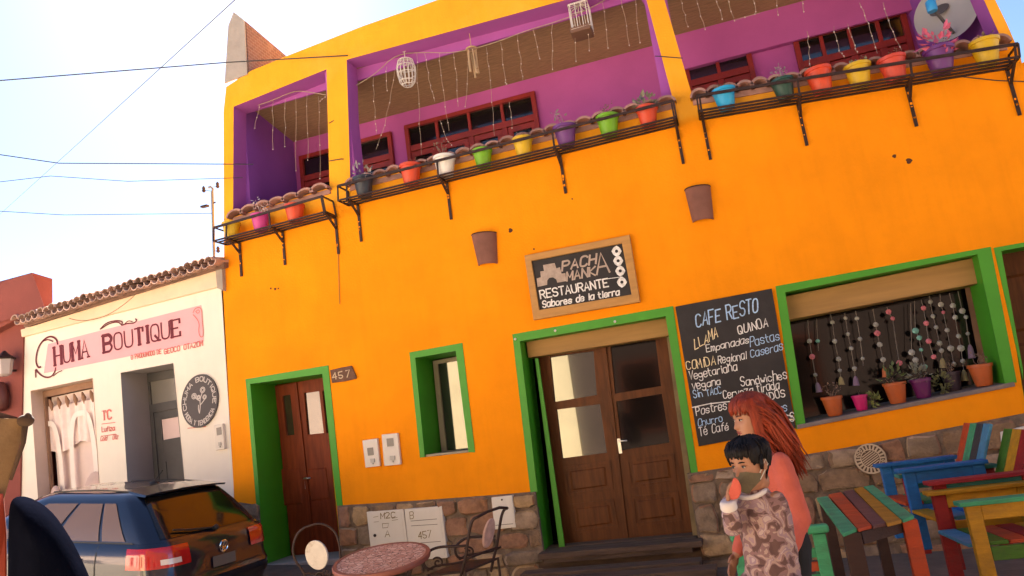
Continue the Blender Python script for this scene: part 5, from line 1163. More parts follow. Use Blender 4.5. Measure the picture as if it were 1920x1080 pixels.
for dy in (0, .36):
    mb = MB(); mb.tube([rcp(a, b, dy) for a, b in smooth_px([(874, 1022), (850, 1023), (826, 1024), (810, 1030), (799, 1042), (799, 1056), (806, 1064), (816, 1062)])], .011, 7)
    spiral(rcp(824, 1052, dy), ux, uz, 10*px2, 1.3, .008, mb, 2.5, -1); mb.tube([rcp(a, b, dy) for a, b in smooth_px([(806, 1066), (820, 1057), (845, 1055), (870, 1050), (884, 1042)])], .009, 6)
    mb.build('armrest', iron, rc, smooth=True)
mb = MB(); A = [rcp(806, 1072), rcp(872, 1066), rcp(878, 1062, .36), rcp(812, 1068, .36)]; mb.hexa([p+V((0, 0, -.02)) for p in A], A); mb.build('seat', iron, rc, bevel=.006)
for p in A: mb = MB(); mb.tube([p, V((p.x, p.y, .05))], .011, 6); mb.build('leg', iron, rc)

# ------------------------------------------------------------------ painted plank furniture
def pl(name, c): return M('plank_'+name, dim(lin(*c), .56), .65, .22, 5, .25, 30, stretch=(1, 4, 4), dirt=(.06, .045, .035), dscale=4, damt=.45)
TG, OR, MV, OC, RD, YE, BL, GR_, LB, GY = pl('sea_green', (80, 190, 130), ), pl('orange', (225, 85, 30)), pl('mauve_brown', (125, 80, 75)), pl('ochre', (215, 150, 25)), pl('red', (185, 25, 20)), pl('yellow', (235, 170, 10)), pl('blue', (30, 125, 205)), pl('leaf_green', (85, 140, 25)), pl('light_blue', (85, 165, 205)), pl('dark_grey', (65, 70, 75))
DK = pl('dark_brown', (75, 40, 28)); TL_ = pl('teal', (60, 150, 140)); CR_ = pl('crimson', (190, 40, 50))
def plate(q, t=.022): return [p-V((0, 0, t)) for p in q], q
ZS = .93
def top_z(px, py): # the terrace rises gently to the wall, so do the table tops
    q = ray(px, py); s = .10; den = q.z - s*q.y; k = (ZS - s*(3.0+CAM.y) - CAM.z + s*CAM.y*2 - s*CAM.y)/den if False else (ZS + s*(CAM.y+3.0) - CAM.z)/den
    return CAM + q*k
st = thing('plank_table', tuple(V((.6, -3.4, .1))), 'low table with five bright planks in green, orange, brown and ochre', 'table')
for m, px in ((TG, [(1531, 933), (1551, 930), (1606, 990), (1580, 1000)]), (OR, [(1553, 927), (1577, 922), (1634, 984), (1608, 991)]), (MV, [(1580, 921), (1599, 917), (1661, 979), (1636, 985)]), (OC, [(1601, 916), (1617, 912), (1690, 974), (1663, 981)]), (TG, [(1619, 912), (1637, 909), (1713, 966), (1692, 974)])):
    mb = MB(); q = [top_z(*p) for p in px]; mb.hexa(*plate(q)); mb.build('plank', m, st, bevel=.004)
cs = [top_z(1594, 990), top_z(1702, 966), top_z(1545, 935), top_z(1632, 914)]
for p, m, w_ in zip(cs, (DK, OR, DK, DK), (.10, .085, .07, .07)):
    mb = MB(); mb.box((p.x-w_/2, p.y-.03, .05), (p.x+w_/2, p.y+.03, p.z-.024)); mb.build('leg', m, st, bevel=.005)
mb = MB(); mb.beam(cs[0]+V((.05, .0, -.06)), cs[1]+V((-.05, .0, -.06)), .025, .07); mb.beam(cs[2]+V((0, 0, -.06)), cs[3]+V((0, 0, -.06)), .025, .07); mb.beam(cs[0]+V((0, .04, -.06)), cs[2]+V((0, 0, -.06)), .025, .07); mb.beam(cs[1]+V((0, .04, -.06)), cs[3]+V((0, 0, -.06)), .025, .07); mb.build('apron', DK, st)
def plank_chair(org, W, Dp, yawa, cols, label, arm_h=.60, back_h=.30, seat_h=.34):
    """front faces local -x; W is the depth along y (between the arms), Dp along x"""
    t = thing('plank_armchair', tuple(org), label, 'armchair', 'painted plank armchairs'); o0 = V(org); rz = Matrix.Rotation(yawa, 3, 'Z')
    def b(name, lo, hi, m, rot=None):
        mb = MB(); mb.box(lo, hi, rot); mb.v = [o0 + rz @ p for p in mb.v]; return mb.build(name, m, t, bevel=.005)
    g = cols
    for s, k in ((0, 'near'), (1, 'far')):
        y0 = -W/2 if s == 0 else W/2-.045
        b('leg', (0, y0, 0), (.085, y0+.045, arm_h-.03), g['front'] if s == 0 else g.get('ffar', g['front'])); b('leg', (Dp-.085, y0, 0), (Dp, y0+.045, arm_h-.03), g['rear'])
        b('armrest', (-.04, y0-.03, arm_h-.028), (Dp+.02, y0+.075, arm_h), g['arm'] if s == 0 else g.get('afar', g['arm'])); b('side_rail', (.086, y0+.005, arm_h-.12), (Dp-.086, y0+.04, arm_h-.03), g['side'])
        b('side_rail', (.086, y0+.005, seat_h-.10), (Dp-.086, y0+.04, seat_h-.02), g['low'])
    n = len(g['seat'])
    for i, m in enumerate(g['seat']): x0 = -.02+(Dp-.02)*i/n; b('seat_plank', (x0, -W/2+.05, seat_h-.02), (x0+(Dp-.02)/n-.008, W/2-.05, seat_h+.004), m)
    n = len(g['back']); R1 = Matrix.Rotation(R(24), 3, 'Y')
    for i, m in enumerate(g['back']):
        y0 = -W/2+.05+(W-.1)*(n-1-i)/n; mb = MB(); mb.box((Dp-.10, y0, seat_h), (Dp-.075, y0+(W-.1)/n-.008, arm_h+back_h), R1, (Dp-.1, 0, seat_h)); mb.v = [o0 + rz @ p for p in mb.v]; mb.build('back_plank', m, t, bevel=.006)
    return t
GZ = lambda y: .10 + .0*y
# yellow framed chair at the right edge
p = top_z(1800, 943); plank_chair((p.x, p.y+.33, p.z-.60), .60, .62, R(6), dict(front=YE, ffar=RD, rear=YE, arm=TG, afar=YE, side=YE, low=GR_, seat=[LB, GR_, OR, RD, YE], back=[GR_, YE, RD, OR, MV]), 'yellow framed plank armchair with a green near armrest at the right edge')
p = top_z(1738, 905); plank_chair((p.x, p.y+.35, p.z-.60), .62, .66, R(8), dict(front=RD, rear=RD, arm=CR_, afar=TL_, side=TL_, low=YE, seat=[YE, LB, BL, GR_, RD], back=[GR_, YE, RD, CR_]), 'red framed plank armchair with crimson arm and teal side beside the yellow chair')
p = top_z(1683, 881); plank_chair((p.x, p.y+.30, p.z-.60), .56, .58, R(8), dict(front=BL, rear=BL, arm=BL, side=BL, low=BL, seat=[OR, TG, GY, LB], back=[OR, TG, GY, LB]), 'blue plank armchair nearest the stone wall with orange, green and grey back')
# green chair seen from behind, hidden in part by the boy
a, b_ = top_z(1372, 1008), top_z(1543, 990); t = thing('plank_chair', tuple((a+b_)/2-V((0, 0, .78))), 'sea green plank chair standing behind the boy', 'chair'); dn = V((0, 0, -1)); bk = V((0, .06, 0))
mb = MB(); mb.beam(a+V((-.01, 0, 0)), b_+V((.03, 0, 0)), .075, .05); mb.build('top_rail', TG, t, bevel=.015)
for p in (a+V((.035, 0, 0)), b_+V((-.03, 0, 0))):
    for dy in (0, .45): mb = MB(); mb.beam(p+V((0, dy, -.03 if dy == 0 else -.34)), p+V((0, dy, -.78)), .075, .035, (0, 1, 0)); mb.build('leg', TG, t, bevel=.005)
for dz, m in ((-.14, TG), (-.22, OR), (-.29, TG)): mb = MB(); mb.beam(a+V((.06, .02, dz)), b_+V((-.06, .02, dz)), .022, .055); mb.build('back_plank', m, t, bevel=.004)
for k, m in enumerate((OR, OC, TG, MV)): mb = MB(); mb.beam(a+V((.0, .06+.11*k, -.36)), b_+V((0, .06+.11*k, -.36)), .10, .02); mb.build('seat_plank', m, t, bevel=.004)
# near left corner: canvas, dark padded seat back, orange strip
t = thing('canvas_sheet', tuple(D(10, 950, 2.6)), 'tan canvas sheet tied in a knot at the left edge of the view', 'canvas'); dq = 3.4
mb = MB(); rows = [[(-160, 740), (-80, 765), (0, 784), (25, 782), (48, 786)], [(-160, 800), (-80, 815), (-10, 835), (20, 822), (46, 806)], [(-160, 880), (-90, 890), (-30, 880), (5, 860), (34, 850)], [(-160, 960), (-100, 960), (-50, 950), (-10, 925), (17, 905)], [(-160, 1060), (-110, 1050), (-70, 1030), (-30, 985), (4, 950)], [(-160, 1150), (-120, 1120), (-90, 1090), (-50, 1040), (-12, 990)]]
vs = [D(a, b, dq+.03*math.sin(i*2.1+j*1.3)) for i, r_ in enumerate(rows) for j, (a, b) in enumerate(r_)]; mb.add(vs, [(i*5+j, i*5+j+1, i*5+6+j, i*5+5+j) for i in range(5) for j in range(4)])
canv = M('tan_canvas', (.17, .095, .04), .9, .15, 4, .2, 60); o = mb.build('sheet', canv, t, smooth='all'); m_ = o.modifiers.new('s', 'SOLIDIFY'); m_.thickness = .006; m_ = o.modifiers.new('ss', 'SUBSURF'); m_.levels = m_.render_levels = 2
mb = MB(); p = D(48, 789, dq-.02); mb.ell(p, (.030, .030, .024), 10, 8); mb.ell(p+V((.012, 0, .012)), (.014, .014, .018), 8, 6); mb.ell(p+V((-.016, 0, .01)), (.018, .014, .012), 8, 6); mb.tube([p, D(44, 830, dq-.03), D(20, 900, dq-.03)], [.012, .008, .006], 6); mb.build('knot', M('dark_canvas', (.06, .03, .015), .9), t, smooth='all')
pp = D(-110, 800, dq+.05); mb = MB(); mb.tube([V((pp.x, pp.y, 0)), pp+V((0, 0, .25))], .022, 8); mb.build('post', DK, t, smooth=True); mb = MB(); mb.beam(pp+V((0, 0, .1)), D(30, 790, dq+.03), .03, .03); mb.build('crossbar', DK, t)
t = thing('padded_seat_back', tuple(D(80, 1150, 2.2)), 'dark navy rounded padded seat back in the near left corner', 'seat back'); dq = 3.3
L = smooth_px([(14, 1300), (14, 1120), (15, 980), (18, 940), (34, 928), (62, 934), (96, 956), (128, 1000), (152, 1045), (172, 1090), (200, 1180), (215, 1300)])
mb = MB(); fr = [D(a, b, dq) for a, b in L]; cn = sum(fr, V())/len(fr); dirn = ray(90, 1000); rg = []
for s, k in ((.25, -.30), (.50, -.275), (.70, -.23), (.84, -.175), (.93, -.115), (.98, -.05), (1, .02), (.97, .08)): rg.append([cn+(p-cn)*s+dirn*k for p in fr])
n = len(fr); mb.add([p for r_ in rg for p in r_], [(i*n+j, i*n+(j+1) % n, (i+1)*n+(j+1) % n, (i+1)*n+j) for i in range(7) for j in range(n)]+[tuple(range(n)), tuple(7*n+j for j in range(n))])
mb.build('pad', M('navy_fabric', (.0035, .004, .008), 1.0, .2, 10, .1, 80, spec=0), t, smooth='all')
mb = MB(); L = [D(-40, 925, 3.35), D(6, 925, 3.35), D(12, 1000, 3.35), D(14, 1250, 3.35), D(-40, 1250, 3.35)]; mb.prism(L, dirn*.03); tag(mb.build('orange_panel', M('orange_red_panel', (.30, .035, .012), .6, .15), bevel=.005), 'orange red strip left of the navy padded seat back', 'panel')
# ------------------------------------------------------------------ people
rh = V((CR.x, CR.y, 0)).normalized(); fh = V((-rh.y, rh.x, 0))
def fuse(mb, name, mat, parent, voxel=.006, smooth_it=3, wr=0, wscale=9, seed=0):
    """grow the overlapping pieces of mb into one continuous skin"""
    o = mb.build(name, mat, parent, recalc=True)
    m = o.modifiers.new('r', 'REMESH'); m.mode = 'VOXEL'; m.voxel_size = voxel
    m = o.modifiers.new('s', 'SMOOTH'); m.factor = .5; m.iterations = smooth_it
    bpy.context.view_layer.update(); me = bpy.data.meshes.new_from_object(o.evaluated_get(bpy.context.evaluated_depsgraph_get()))
    o.modifiers.clear(); o.data = me; me.name = name
    if not me.materials: me.materials.append(mat)
    if wr:
        ns = [v.normal.copy() for v in me.vertices]
        for v, n in zip(me.vertices, ns):
            q = v.co*wscale+V((seed, 0, 0)); f = abs(noise.noise(V((q.x*1.3, q.y*1.3, q.z*.8)))) + .5*abs(noise.noise(q*2.3)); v.co += n*(f-.35)*wr
    for p in me.polygons: p.use_smooth = True
    return o
HEAD = [(-.02, .25, .02, .10), (.04, .335, -.06, .17), (.12, .36, -.13, .23), (.22, .365, -.20, .27), (.32, .365, -.29, .295), (.42, .36, -.38, .315), (.50, .35, -.43, .325), (.58, .362, -.46, .335), (.70, .368, -.47, .34), (.80, .335, -.45, .325), (.90, .25, -.37, .26), (.965, .13, -.24, .16), (1.0, .02, -.10, .04)]
def head_row(z):
    z = max(-.02, min(1.0, z))
    for a, b in zip(HEAD, HEAD[1:]):
        if a[0] <= z <= b[0]:
            t = (z-a[0])/(b[0]-a[0]); return [lerp(a[i], b[i], t) for i in (1, 2, 3)]
def head_pt(z, a, infl=0, face=True):
    xf, xb, w_ = head_row(z); c, s_ = math.cos(a), math.sin(a)
    x = (xf*abs(c)**.85 if c > 0 else -abs(xb)*abs(c)) ; y = w_*math.copysign(abs(s_)**.92, s_)
    if face and c > 0:
        g = lambda dz, dy, sz, sy: math.exp(-(dz/sz)**2-(dy/sy)**2)
        nz = max(0, 1-abs(y)/.085); prof = max(0, 1-abs(z-.345)/.05)*.12 if z < .345 else max(0, 1-(z-.345)/.20)*.12
        x += nz*prof; x -= .035*(g(z-.50, abs(y)-.13, .05, .075)); x += .022*g(z-.255, y, .022, .10)+.018*g(z-.195, y, .022, .09)-.012*g(z-.226, y, .010, .11); x += .02*g(z-.06, y, .06, .10)+.012*g(z-.36, abs(y)-.19, .08, .08)
    k = 1+infl; return V((x*k, y*k, (z-.45)*k+.45))
def head_into(mb, tr):
    n, m = 44, 44; vs = [tr(head_pt(-.02+1.02*i/m, 2*PI*j/n)) for i in range(m+1) for j in range(n)]
    mb.add(vs, [(i*n+j, i*n+(j+1) % n, (i+1)*n+(j+1) % n, (i+1)*n+j) for i in range(m) for j in range(n)]+[tuple(range(n)), tuple(m*n+j for j in range(n))])
    for s in (1, -1):
        P = [tr(V((-.06+.05*math.cos(t)*(1 if math.sin(t) > 0 else .6), s*.345, .46+.10*math.sin(t)))) for t in [2*PI*i/14 for i in range(15)]]; hh = (tr(V((0, 0, 1)))-tr(V((0, 0, 0)))).length
        mb.tube(P, .022*hh, 6); mb.ell(tr(V((-.06, s*.33, .45))), .06*hh, 8, 6)
def ovals(mb, rows, s, f, n=18):
    vs = [c + s*(a*math.cos(2*PI*j/n)) + f*(b*math.sin(2*PI*j/n)) for c, a, b in rows for j in range(n)]; k = len(rows)
    return mb.add(vs, [(i*n+j, i*n+(j+1) % n, (i+1)*n+(j+1) % n, (i+1)*n+j) for i in range(k-1) for j in range(n)]+[tuple(range(n)), tuple((k-1)*n+j for j in range(n))])
def hand_into(mb, wrist, palm_dir, palm_nrm, sc=1.0, curl=.6, side=1):
    d = palm_dir.normalized(); nr = (palm_nrm-d*palm_nrm.dot(d)).normalized(); x = d.cross(nr)*side
    mb.ell(wrist+d*.045*sc, (.001+.026*sc, .013*sc, .040*sc), 10, 8, Matrix((x, nr, d)).transposed())
    for k, (o, l) in enumerate(((-.021, .062), (-.007, .070), (.007, .066), (.020, .052))):
        a = wrist + d*.075*sc + x*o*sc; P = [a]; dd = d.copy()
        for j in range(3):
            ang = curl*(.5+.4*j); dd = (d*math.cos(ang)+nr*math.sin(ang)); P.append(P[-1]+dd*l*sc*(.42, .33, .25)[j])
        mb.limb(P, [.0078*sc, .0074*sc, .0068*sc, .0058*sc], 8)
    a = wrist+d*.025*sc-x*.024*sc; t = (d*.6-x*.6+nr*.5).normalized(); mb.limb([a, a+t*.028*sc, a+(t*.8+d*.5).normalized()*.052*sc], [.010*sc, .0085*sc, .0065*sc], 8)
skin_b = M('skin_boy', (.30, .135, .075), .55, .08, 8); skin_w = M('skin_woman', (.36, .17, .10), .5, .08, 8)
eyew = M('eye_white', (.55, .50, .46), .25, .05); iris = M('dark_iris', (.015, .008, .005), .2, .05); lipm = M('lip', (.25, .045, .04), .45, .1)
def face_bits(p, tr, hh, browm, lips=True):
    for s in (1, -1):
        mb = MB(); mb.ell(tr(V((.315, s*.13, .505))), (.035*hh, .05*hh, .026*hh), 10, 8); e = mb.build('eye', eyew, p, smooth='all')
        mb = MB(); mb.ell(tr(V((.345, s*.13+.012, .505))), .022*hh, 8, 6); mb.build('iris', iris, e, smooth='all')
        mb = MB(); P = [tr(head_pt(.585+.012*math.sin(PI*t), s*(.16+t*.42), .035, False)) for t in (0, .25, .5, .75, 1)]; mb.tube(P, [.008*hh, .016*hh, .016*hh, .012*hh, .005*hh], 6); mb.build('eyebrow', browm, p)
        mb = MB(); mb.tube([tr(V((.335, s*.085, .515))), tr(V((.352, s*.13, .534))), tr(V((.320, s*.19, .515)))], .007*hh, 5); mb.build('eyelash', browm, p)
    if lips:
        mb = MB(); mb.tube([tr(head_pt(.228, a, .012)) for a in (-.30, -.15, 0, .15, .30)], [.006*hh, .016*hh, .018*hh, .016*hh, .006*hh], 8); mb.tube([tr(head_pt(.262, a, .008)) for a in (-.28, -.12, 0, .12, .28)], [.006*hh, .013*hh, .010*hh, .013*hh, .006*hh], 8); mb.build('lips', lipm, p, smooth='all')
def frame(center, f, hh, tilt=0, nod=0):
    f = f.normalized(); l = V((0, 0, 1)).cross(f); u = V((0, 0, 1))
    M3 = Matrix((f, l, u)).transposed() @ Matrix.Rotation(nod, 3, 'Y') @ Matrix.Rotation(tilt, 3, 'X')
    return lambda q: center + M3 @ V((q.x*hh, q.y*hh, (q.z-.5)*hh))
def shell(mb, tr, low, infl, n=48, m=26, rough=0, seed=0, top=1.0):
    """a hair cap or mask over the head: low(a) = lower edge height at angle a"""
    vs = []
    for i in range(m+1):
        for j in range(n):
            a = 2*PI*j/n; z0 = low(a); z = lerp(z0, top, i/m); k = infl(a, i/m); p = head_pt(z, a, k, False)
            if rough: p += V((p.x, p.y, p.z-.45)).normalized()*rough*noise.noise(V((math.cos(a)*9+seed, math.sin(a)*9, z*3)))
            vs.append(tr(p))
    return mb.add(vs, [(i*n+j, i*n+(j+1) % n, (i+1)*n+(j+1) % n, (i+1)*n+j) for i in range(m) for j in range(n)]+[tuple(m*n+j for j in range(n))])
def smoothstep(a, b, x): t = max(0, min(1, (x-a)/(b-a))); return t*t*(3-2*t)

# ---- the boy
bd = 3.42; B = lambda a, b, dd=0: D(a, b, bd+dd)
hc = B(1405, 869); gz_b = .0
boy = thing('person', (hc.x+.1, hc.y, gz_b), 'person with short black hair and olive face mask in a brown mauve patterned tracksuit', 'person'); hh = .215
fb = (-rh*.87 - fh*.49); trb = frame(hc, fb, hh, 0, R(6))
ft = (-rh*.62 - fh*.78).normalized(); lt_ = V((0, 0, 1)).cross(ft)       # chest direction and his left
neck = B(1409, 918, .03); chest = B(1424, 960, .03); hip = B(1444, 1075, .05); dn = V((0, 0, -1))
shR = neck + lt_*-.105 + V((0, 0, -.045)); shL = neck + lt_*.104 + V((0, 0, -.045))
elR = B(1375, 990, -.06); wrR = B(1366, 948, -.10); elL = shL + V((0, 0, -.24)) + rh*.005; wrL = elL + V((0, 0, -.21)) - rh*.015 - fh*.05
hipc = V((hip.x, hip.y, hip.z)); kn = lambda s: hipc + lt_*s*.085 + ft*.02 + V((0, 0, -.36)); an = lambda s: V((hipc.x, hipc.y, .07)) + lt_*s*.09 - ft*.01
mb = MB(); head_into(mb, trb); mb.limb([trb(V((-.1, 0, .12))), neck, neck+V((0, 0, -.06))], [.052, .05, .06])
ovals(mb, [(neck+V((0, 0, -.03)), .06, .05), (neck+V((0, 0, -.07)), .10, .06), (chest, .090, .062), (lerp(chest, hipc, .55), .082, .058), (hipc, .080, .058), (hipc+V((0, 0, -.08)), .075, .055)], lt_, ft)
for s, sh, el, wr in ((-1, shR, elR, wrR), (1, shL, elL, wrL)): mb.limb([sh, lerp(sh, el, .5), el, lerp(el, wr, .4), wr], [.034, .031, .027, .025, .019])
for s in (-1, 1): mb.limb([hipc+lt_*s*.06+V((0, 0, -.05)), kn(s), an(s)], [.052, .045, .032]); mb.limb([an(s)+V((0, 0, -.03)), an(s)+ft*.10+V((0, 0, -.045))], [.032, .026])
hd = (B(1366, 925, -.10)-wrR).normalized(); hand_into(mb, wrR, hd, (rh*.8-fh*.35), .85, .75, -1); hand_into(mb, wrL, V((0, 0, -1))-rh*.1, -rh, .85, .35, 1)
fuse(mb, 'body', skin_b, boy, .0042, 2)
blackhair = M('black_hair', (.007, .005, .005), .6, .4, 30, .3, 60, spec=.2)
face_bits(boy, trb, hh, blackhair, False)
def low_b(a):
    a = abs((a+PI) % (2*PI)-PI); f = smoothstep(.75, 1.15, a); z = lerp(.70, .52, f); g = smoothstep(1.75, 2.3, a); return lerp(z, .12, g) + .015*math.sin(a*23)
mb = MB(); shell(mb, trb, low_b, lambda a, v: .05+.08*math.sin(min(1, v*1.4+.15)*PI*.55), rough=.05)
q5 = random.Random(5)
for i in range(60):
    a = q5.uniform(-1.2, 1.2); z = q5.uniform(.80, .92); z1 = low_b(a)-q5.uniform(0, .045); mb.tube([trb(head_pt(lerp(z, z1, t), a+q5.uniform(-.06, .06)*t, .15-.06*t, False)) for t in (0, .35, .7, 1)], [.012*hh*3, .03*hh, .022*hh, .003], 5)
for i in range(70):
    a = q5.uniform(1.4, 4.9); z = q5.uniform(.6, .98); mb.tube([trb(head_pt(max(.05, z-t*.22), a, .13+.02*q5.random(), False)) for t in (0, .5, 1)], [.02*hh, .028*hh, .004], 5)
mb.build('hair', blackhair, boy, smooth='all')
mb = MB(); vs = []; n = 22; m = 10        # mask
for i in range(m+1):
    for j in range(n+1):
        a = -1.42+2.84*j/n; e = 1-abs(a)/1.42; zt = lerp(.33, .42, min(1, e*1.6)); zb = lerp(.20, -.015, min(1, e*1.5)); z = lerp(zb, zt, i/m)
        p = head_pt(z, a, .05, False); p.x += .10*max(0, 1-abs(a)/.5)*math.sin(PI*min(1, max(0, (i/m)*.85+.1)))*.9; vs.append(trb(p+V((0, 0, .006*math.sin(i*2.4)))))
mb.add(vs, [(i*(n+1)+j, i*(n+1)+j+1, (i+1)*(n+1)+j+1, (i+1)*(n+1)+j) for i in range(m) for j in range(n)])
mk = mb.build('face_mask', M('olive_mask', (.10, .078, .045), .85, .2, 12, .2, 70), boy, smooth='all')
mb = MB()
for s in (1, -1): mb.tube([trb(head_pt(.34, s*1.36, .05, False)), trb(V((-.08, s*.375, .56))), trb(V((-.12, s*.37, .46))), trb(head_pt(.21, s*1.36, .05, False))], .0022, 5)
mb.build('ear_loop', M('pale_loop', (.5, .45, .4), .8), mk)
camo = M('patterned_tracksuit', (.30, .19, .20), .9, .10, 8, .15, 90); nt_ = camo.node_tree
tc = nt_.nodes.new('ShaderNodeTexCoord'); n1 = nt_.nodes.new('ShaderNodeTexNoise'); n1.inputs['Scale'].default_value = 17; n1.inputs['Detail'].default_value = 1.6; n1.inputs['Distortion'].default_value = 1.2; nt_.links.new(tc.outputs['Object'], n1.inputs[0])
cr = nt_.nodes.new('ShaderNodeValToRGB'); cr.color_ramp.interpolation = 'CONSTANT'; E_ = cr.color_ramp.elements; E_[0].color = (.10, .05, .045, 1); E_[1].position = .42; E_[1].color = (.19, .105, .105, 1)
for pos, c in ((.50, (.33, .22, .19, 1)), (.57, (.26, .165, .19, 1)), (.64, (.38, .28, .26, 1))): e = E_.new(pos); e.color = c
nt_.links.new(n1.outputs['Fac'], cr.inputs[0]); nt_.links.new(cr.outputs[0], nt_.nodes['Principled BSDF'].inputs['Base Color'])
mb = MB()
ovals(mb, [(neck+V((0, 0, .005)), .066, .058), (neck+V((0, 0, -.035)), .09, .066), (neck+V((0, 0, -.075)), .112, .07), (chest+V((0, 0, -.01)), .108, .076), (lerp(chest, hipc, .5), .102, .077), (lerp(chest, hipc, .85), .106, .082), (hipc+V((0, 0, -.03)), .108, .086), (hipc+V((0, 0, -.07)), .104, .084)], lt_, ft)
for sh, el, wr in ((shR, elR, wrR), (shL, elL, wrL)): mb.limb([sh+V((0, 0, -.012)), lerp(sh, el, .5), el, lerp(el, wr, .45), lerp(el, wr, .86)], [.044, .042, .038, .037, .032], 14)
fuse(mb, 'sweatshirt', camo, boy, .008, 4, .016, 8, 3)
lav = M('lavender_hood', (.44, .33, .36), .9, .1, 6, .2, 60); mb = MB()
for t0, t1, m_ in ((PI*.05, PI*.95, 0), (PI*1.0, PI*1.9, 0)):
    P = [neck + V((0, 0, .005-.03*math.sin(t))) + lt_*(.070*math.cos(t)) + ft*(.064*math.sin(t)) for t in [lerp(t0, t1, i/10) for i in range(11)]]; mb.tube(P, [.005]+[.011]*9+[.005], 8)
mb.build('collar', M('white_collar', (.60, .54, .52), .9, .1), boy, smooth='all')
mb = MB(); P = [neck+ft*.085-lt_*.05+V((0, 0, -.015)), neck+ft*.105-lt_*.075+V((0, 0, -.05)), neck+ft*.10-lt_*.10+V((0, 0, -.09))]; mb.limb(P, [.02, .03, .014], 8); mb.build('lapel', lav, boy, smooth='all')
for el, wr in ((elR, wrR), (elL, wrL)):
    mb = MB(); d = (wr-el).normalized(); mb.lathe(lerp(el, wr, .80), [(.030, 0), (.036, .008), (.035, .03), (.030, .04), (.024, .042)], 16, d); mb.build('cuff', M('white_collar', 0), boy, smooth=50)
mb = MB(); ovals(mb, [(hipc+V((0, 0, .05)), .095, .074), (hipc+V((0, 0, -.03)), .10, .078), (hipc+V((0, 0, -.10)), .098, .076)], lt_, ft)
for s in (-1, 1): mb.limb([hipc+lt_*s*.075+V((0, 0, -.06)), kn(s), an(s)+V((0, 0, .06))], [.076, .062, .05], 14)
fuse(mb, 'trousers', camo, boy, .009, 4, .014, 8, 9)
for s in (-1, 1): mb = MB(); mb.limb([an(s)+V((0, 0, -.03))-ft*.03, an(s)+V((0, 0, -.03))+ft*.04, an(s)+ft*.13+V((0, 0, -.038))], [.036, .038, .028], 12); mb.build('shoe', M('dark_shoe', (.03, .025, .025), .6), boy, smooth='all')
# the coral cloth in his hand
mb = MB(); c0, vs = [], []
rowsC = [[(1376, 893), (1381, 896), (1386, 902)], [(1371, 906), (1379, 908), (1390, 911)], [(1366, 922), (1377, 924), (1391, 921)], [(1364, 936), (1375, 938), (1386, 935)]]
for i, r_ in enumerate(rowsC):
    for j, (a, b) in enumerate(r_): vs.append(B(a, b, -.135+.018*((i+j) % 2)+.006*i))
mb.add(vs, [(i*3+j, i*3+j+1, i*3+4+j, i*3+3+j) for i in range(3) for j in range(2)])
cl = mb.build('handkerchief', M('coral_cloth', (.50, .09, .06), .85, .1, 10, .2, 60), smooth='all'); m_ = cl.modifiers.new('s', 'SOLIDIFY'); m_.thickness = .006; m_ = cl.modifiers.new('ss', 'SUBSURF'); m_.levels = m_.render_levels = 2
tag(cl, 'coral handkerchief held up to the face mask', 'handkerchief')

# ---- the woman behind him
wd_ = 4.0; W = lambda a, b, dd=0: D(a, b, wd_+dd)
hcw = W(1406, 782); wom = thing('person', (hcw.x+.12, hcw.y, 0), 'person with long red hair and coral sweater walking behind the masked boy', 'person'); hw_ = .235
fw = (-rh*.97 - fh*.24); trw = frame(hcw, fw, hw_, 0, R(7)); fwt = (-rh*.93-fh*.37).normalized(); lw2 = V((0, 0, 1)).cross(fwt)
nk = W(1420, 838, .0); ch = W(1440, 890, .02); hp = W(1455, 985, .03); 
mb = MB(); head_into(mb, trw); mb.limb([trw(V((-.12, 0, .15))), nk, nk+V((0, 0, -.08))], [.055, .05, .06])
ovals(mb, [(nk+V((0, 0, -.02)), .06, .055), (nk+V((0, 0, -.06)), .14, .07), (ch, .155, .10), (lerp(ch, hp, .55), .125, .09), (hp, .16, .11), (hp+V((0, 0, -.1)), .13, .09)], lw2, fwt)
sL, sR = nk+lw2*.15+V((0, 0, -.075))-fwt*.0, nk-lw2*.15+V((0, 0, -.075))-fwt*.02
arms = []
for sh, s in ((sL, 1), (sR, -1)):
    el = sh+V((0, 0, -.28))-fwt*.03+lw2*.03*s; wr = el+V((0, 0, -.17))+fwt*.16; arms.append((sh, el, wr)); mb.limb([sh, lerp(sh, el, .5), el, lerp(el, wr, .4), wr], [.045, .042, .036, .033, .024]); hand_into(mb, wr, (wr-el)+V((0, 0, -.05)), -lw2*s, .95, .5, s)
knw = lambda s: hp+lw2*s*.09+fwt*(.06*s)+V((0, 0, -.42)); anw = lambda s: V((hp.x, hp.y, .08))+lw2*s*.08+fwt*(.12*s)
for s in (-1, 1): mb.limb([hp+lw2*s*.08+V((0, 0, -.05)), knw(s), anw(s)], [.085, .058, .038]); mb.limb([anw(s)+V((0, 0, -.03)), anw(s)+fwt*.12+V((0, 0, -.05))], [.035, .028])
fuse(mb, 'body', skin_w, wom, .0042, 2)
redhair = M('dyed_red_hair', (.22, .028, .008), .55, .45, 14, .3, 60, spec=.3, stretch=(3, 3, .6)); darkroot = M('dark_red_brow', (.05, .012, .008), .6)
face_bits(wom, trw, hw_, darkroot)
def low_w(a):
    a = abs((a+PI) % (2*PI)-PI); return lerp(.70, .18, smoothstep(.95, 1.35, a)) + .01*math.sin(a*31)
mb = MB(); shell(mb, trw, low_w, lambda a, v: .045+.06*math.sin(min(1, v*1.3+.1)*PI*.55), rough=.03, seed=4)
q6 = random.Random(8)
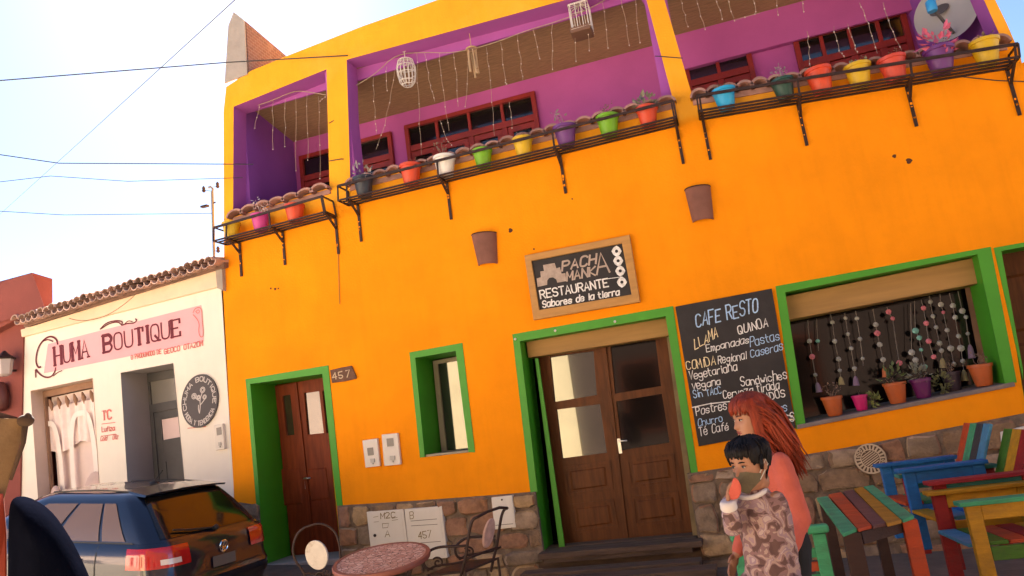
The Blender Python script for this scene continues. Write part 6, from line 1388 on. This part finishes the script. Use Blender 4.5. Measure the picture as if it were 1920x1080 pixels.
for i in range(80):           # fringe
    a = q6.uniform(-1.2, 1.3); z1 = .69-.09*q6.random()-.10*max(0, abs(a)-.5); mb.tube([trw(head_pt(lerp(.93, z1, t), a+q6.uniform(-.08, .08)*t, .11-.05*t, False)) for t in (0, .3, .65, 1)], [.02*hw_, .02*hw_, .015*hw_, .002], 5)
tip = [W(1496, 872, .03), W(1478, 893, .03)]; root_c = trw(V((-.22, 0, .62)))
for i in range(330):          # long straight hair falling behind the back
    a = q6.uniform(1.15, 2*PI-1.15); z = q6.uniform(.35, .95); p0 = trw(head_pt(z, a, .10, False)); sd = (p0-hcw).dot(lw2)
    u = q6.random(); end = lerp(W(1487, 868, .04), W(1462, 893, .04), u) + lw2*(sd*1.0+q6.uniform(-.05, .05)) + V((0, 0, q6.uniform(-.05, .06)))
    m1 = lerp(p0, end, .33)+V((0, 0, .035))-fwt*.03; m2 = lerp(p0, end, .68)+V((0, 0, .018))-fwt*.018
    mb.tube([p0, lerp(p0, m1, .5)+V((0, 0, .012)), m1, lerp(m1, m2, .5), m2, end], [.004, .006, .008, .007, .006, .001], 5)
for s in (1, -1):             # locks before the ears
    for i in range(14): a = s*(1.15+.35*q6.random()); p0 = trw(head_pt(.85, a, .15, False)); mb.tube([p0, trw(head_pt(.5, a*1.05, .13, False)), trw(head_pt(.2, a*1.12, .16, False)), nk+lw2*s*(.09+.04*q6.random())-fwt*.03+V((0, 0, -.10*q6.random()))], [.008, .011, .010, .003], 5)
mb.build('hair', redhair, wom, smooth='all')
coral = M('coral_knit', (.50, .105, .07), .9, .10, 12, .25, 120)
mb = MB(); ovals(mb, [(nk+V((0, 0, .01)), .065, .06), (nk+V((0, 0, -.03)), .10, .072), (nk+V((0, 0, -.075)), .155, .082), (ch+V((0, 0, -.01)), .165, .105), (lerp(ch, hp, .5), .145, .10), (hp, .165, .115), (hp+V((0, 0, -.06)), .16, .112)], lw2, fwt)
for sh, el, wr in arms: mb.limb([sh+V((0, 0, -.012)), lerp(sh, el, .5), el, lerp(el, wr, .5), lerp(el, wr, .92)], [.056, .053, .047, .044, .036], 14)
fuse(mb, 'sweater', coral, wom, .008, 4, .014, 7, 5)
mb = MB(); ovals(mb, [(hp+V((0, 0, -.02)), .165, .118), (hp+V((0, 0, -.12)), .155, .112)], lw2, fwt)
for s in (-1, 1): mb.limb([hp+lw2*s*.08+V((0, 0, -.08)), knw(s), anw(s)+V((0, 0, .03))], [.10, .066, .048], 14)
fuse(mb, 'trousers', M('black_trousers', (.010, .010, .012), .9, .2), wom, .009, 4, .01, 8, 2)
for s in (-1, 1): mb = MB(); mb.limb([anw(s)+V((0, 0, -.04))-fwt*.04, anw(s)+V((0, 0, -.04))+fwt*.05, anw(s)+fwt*.15+V((0, 0, -.048))], [.038, .040, .03], 12); mb.build('shoe', M('dark_shoe', 0), wom, smooth='all')
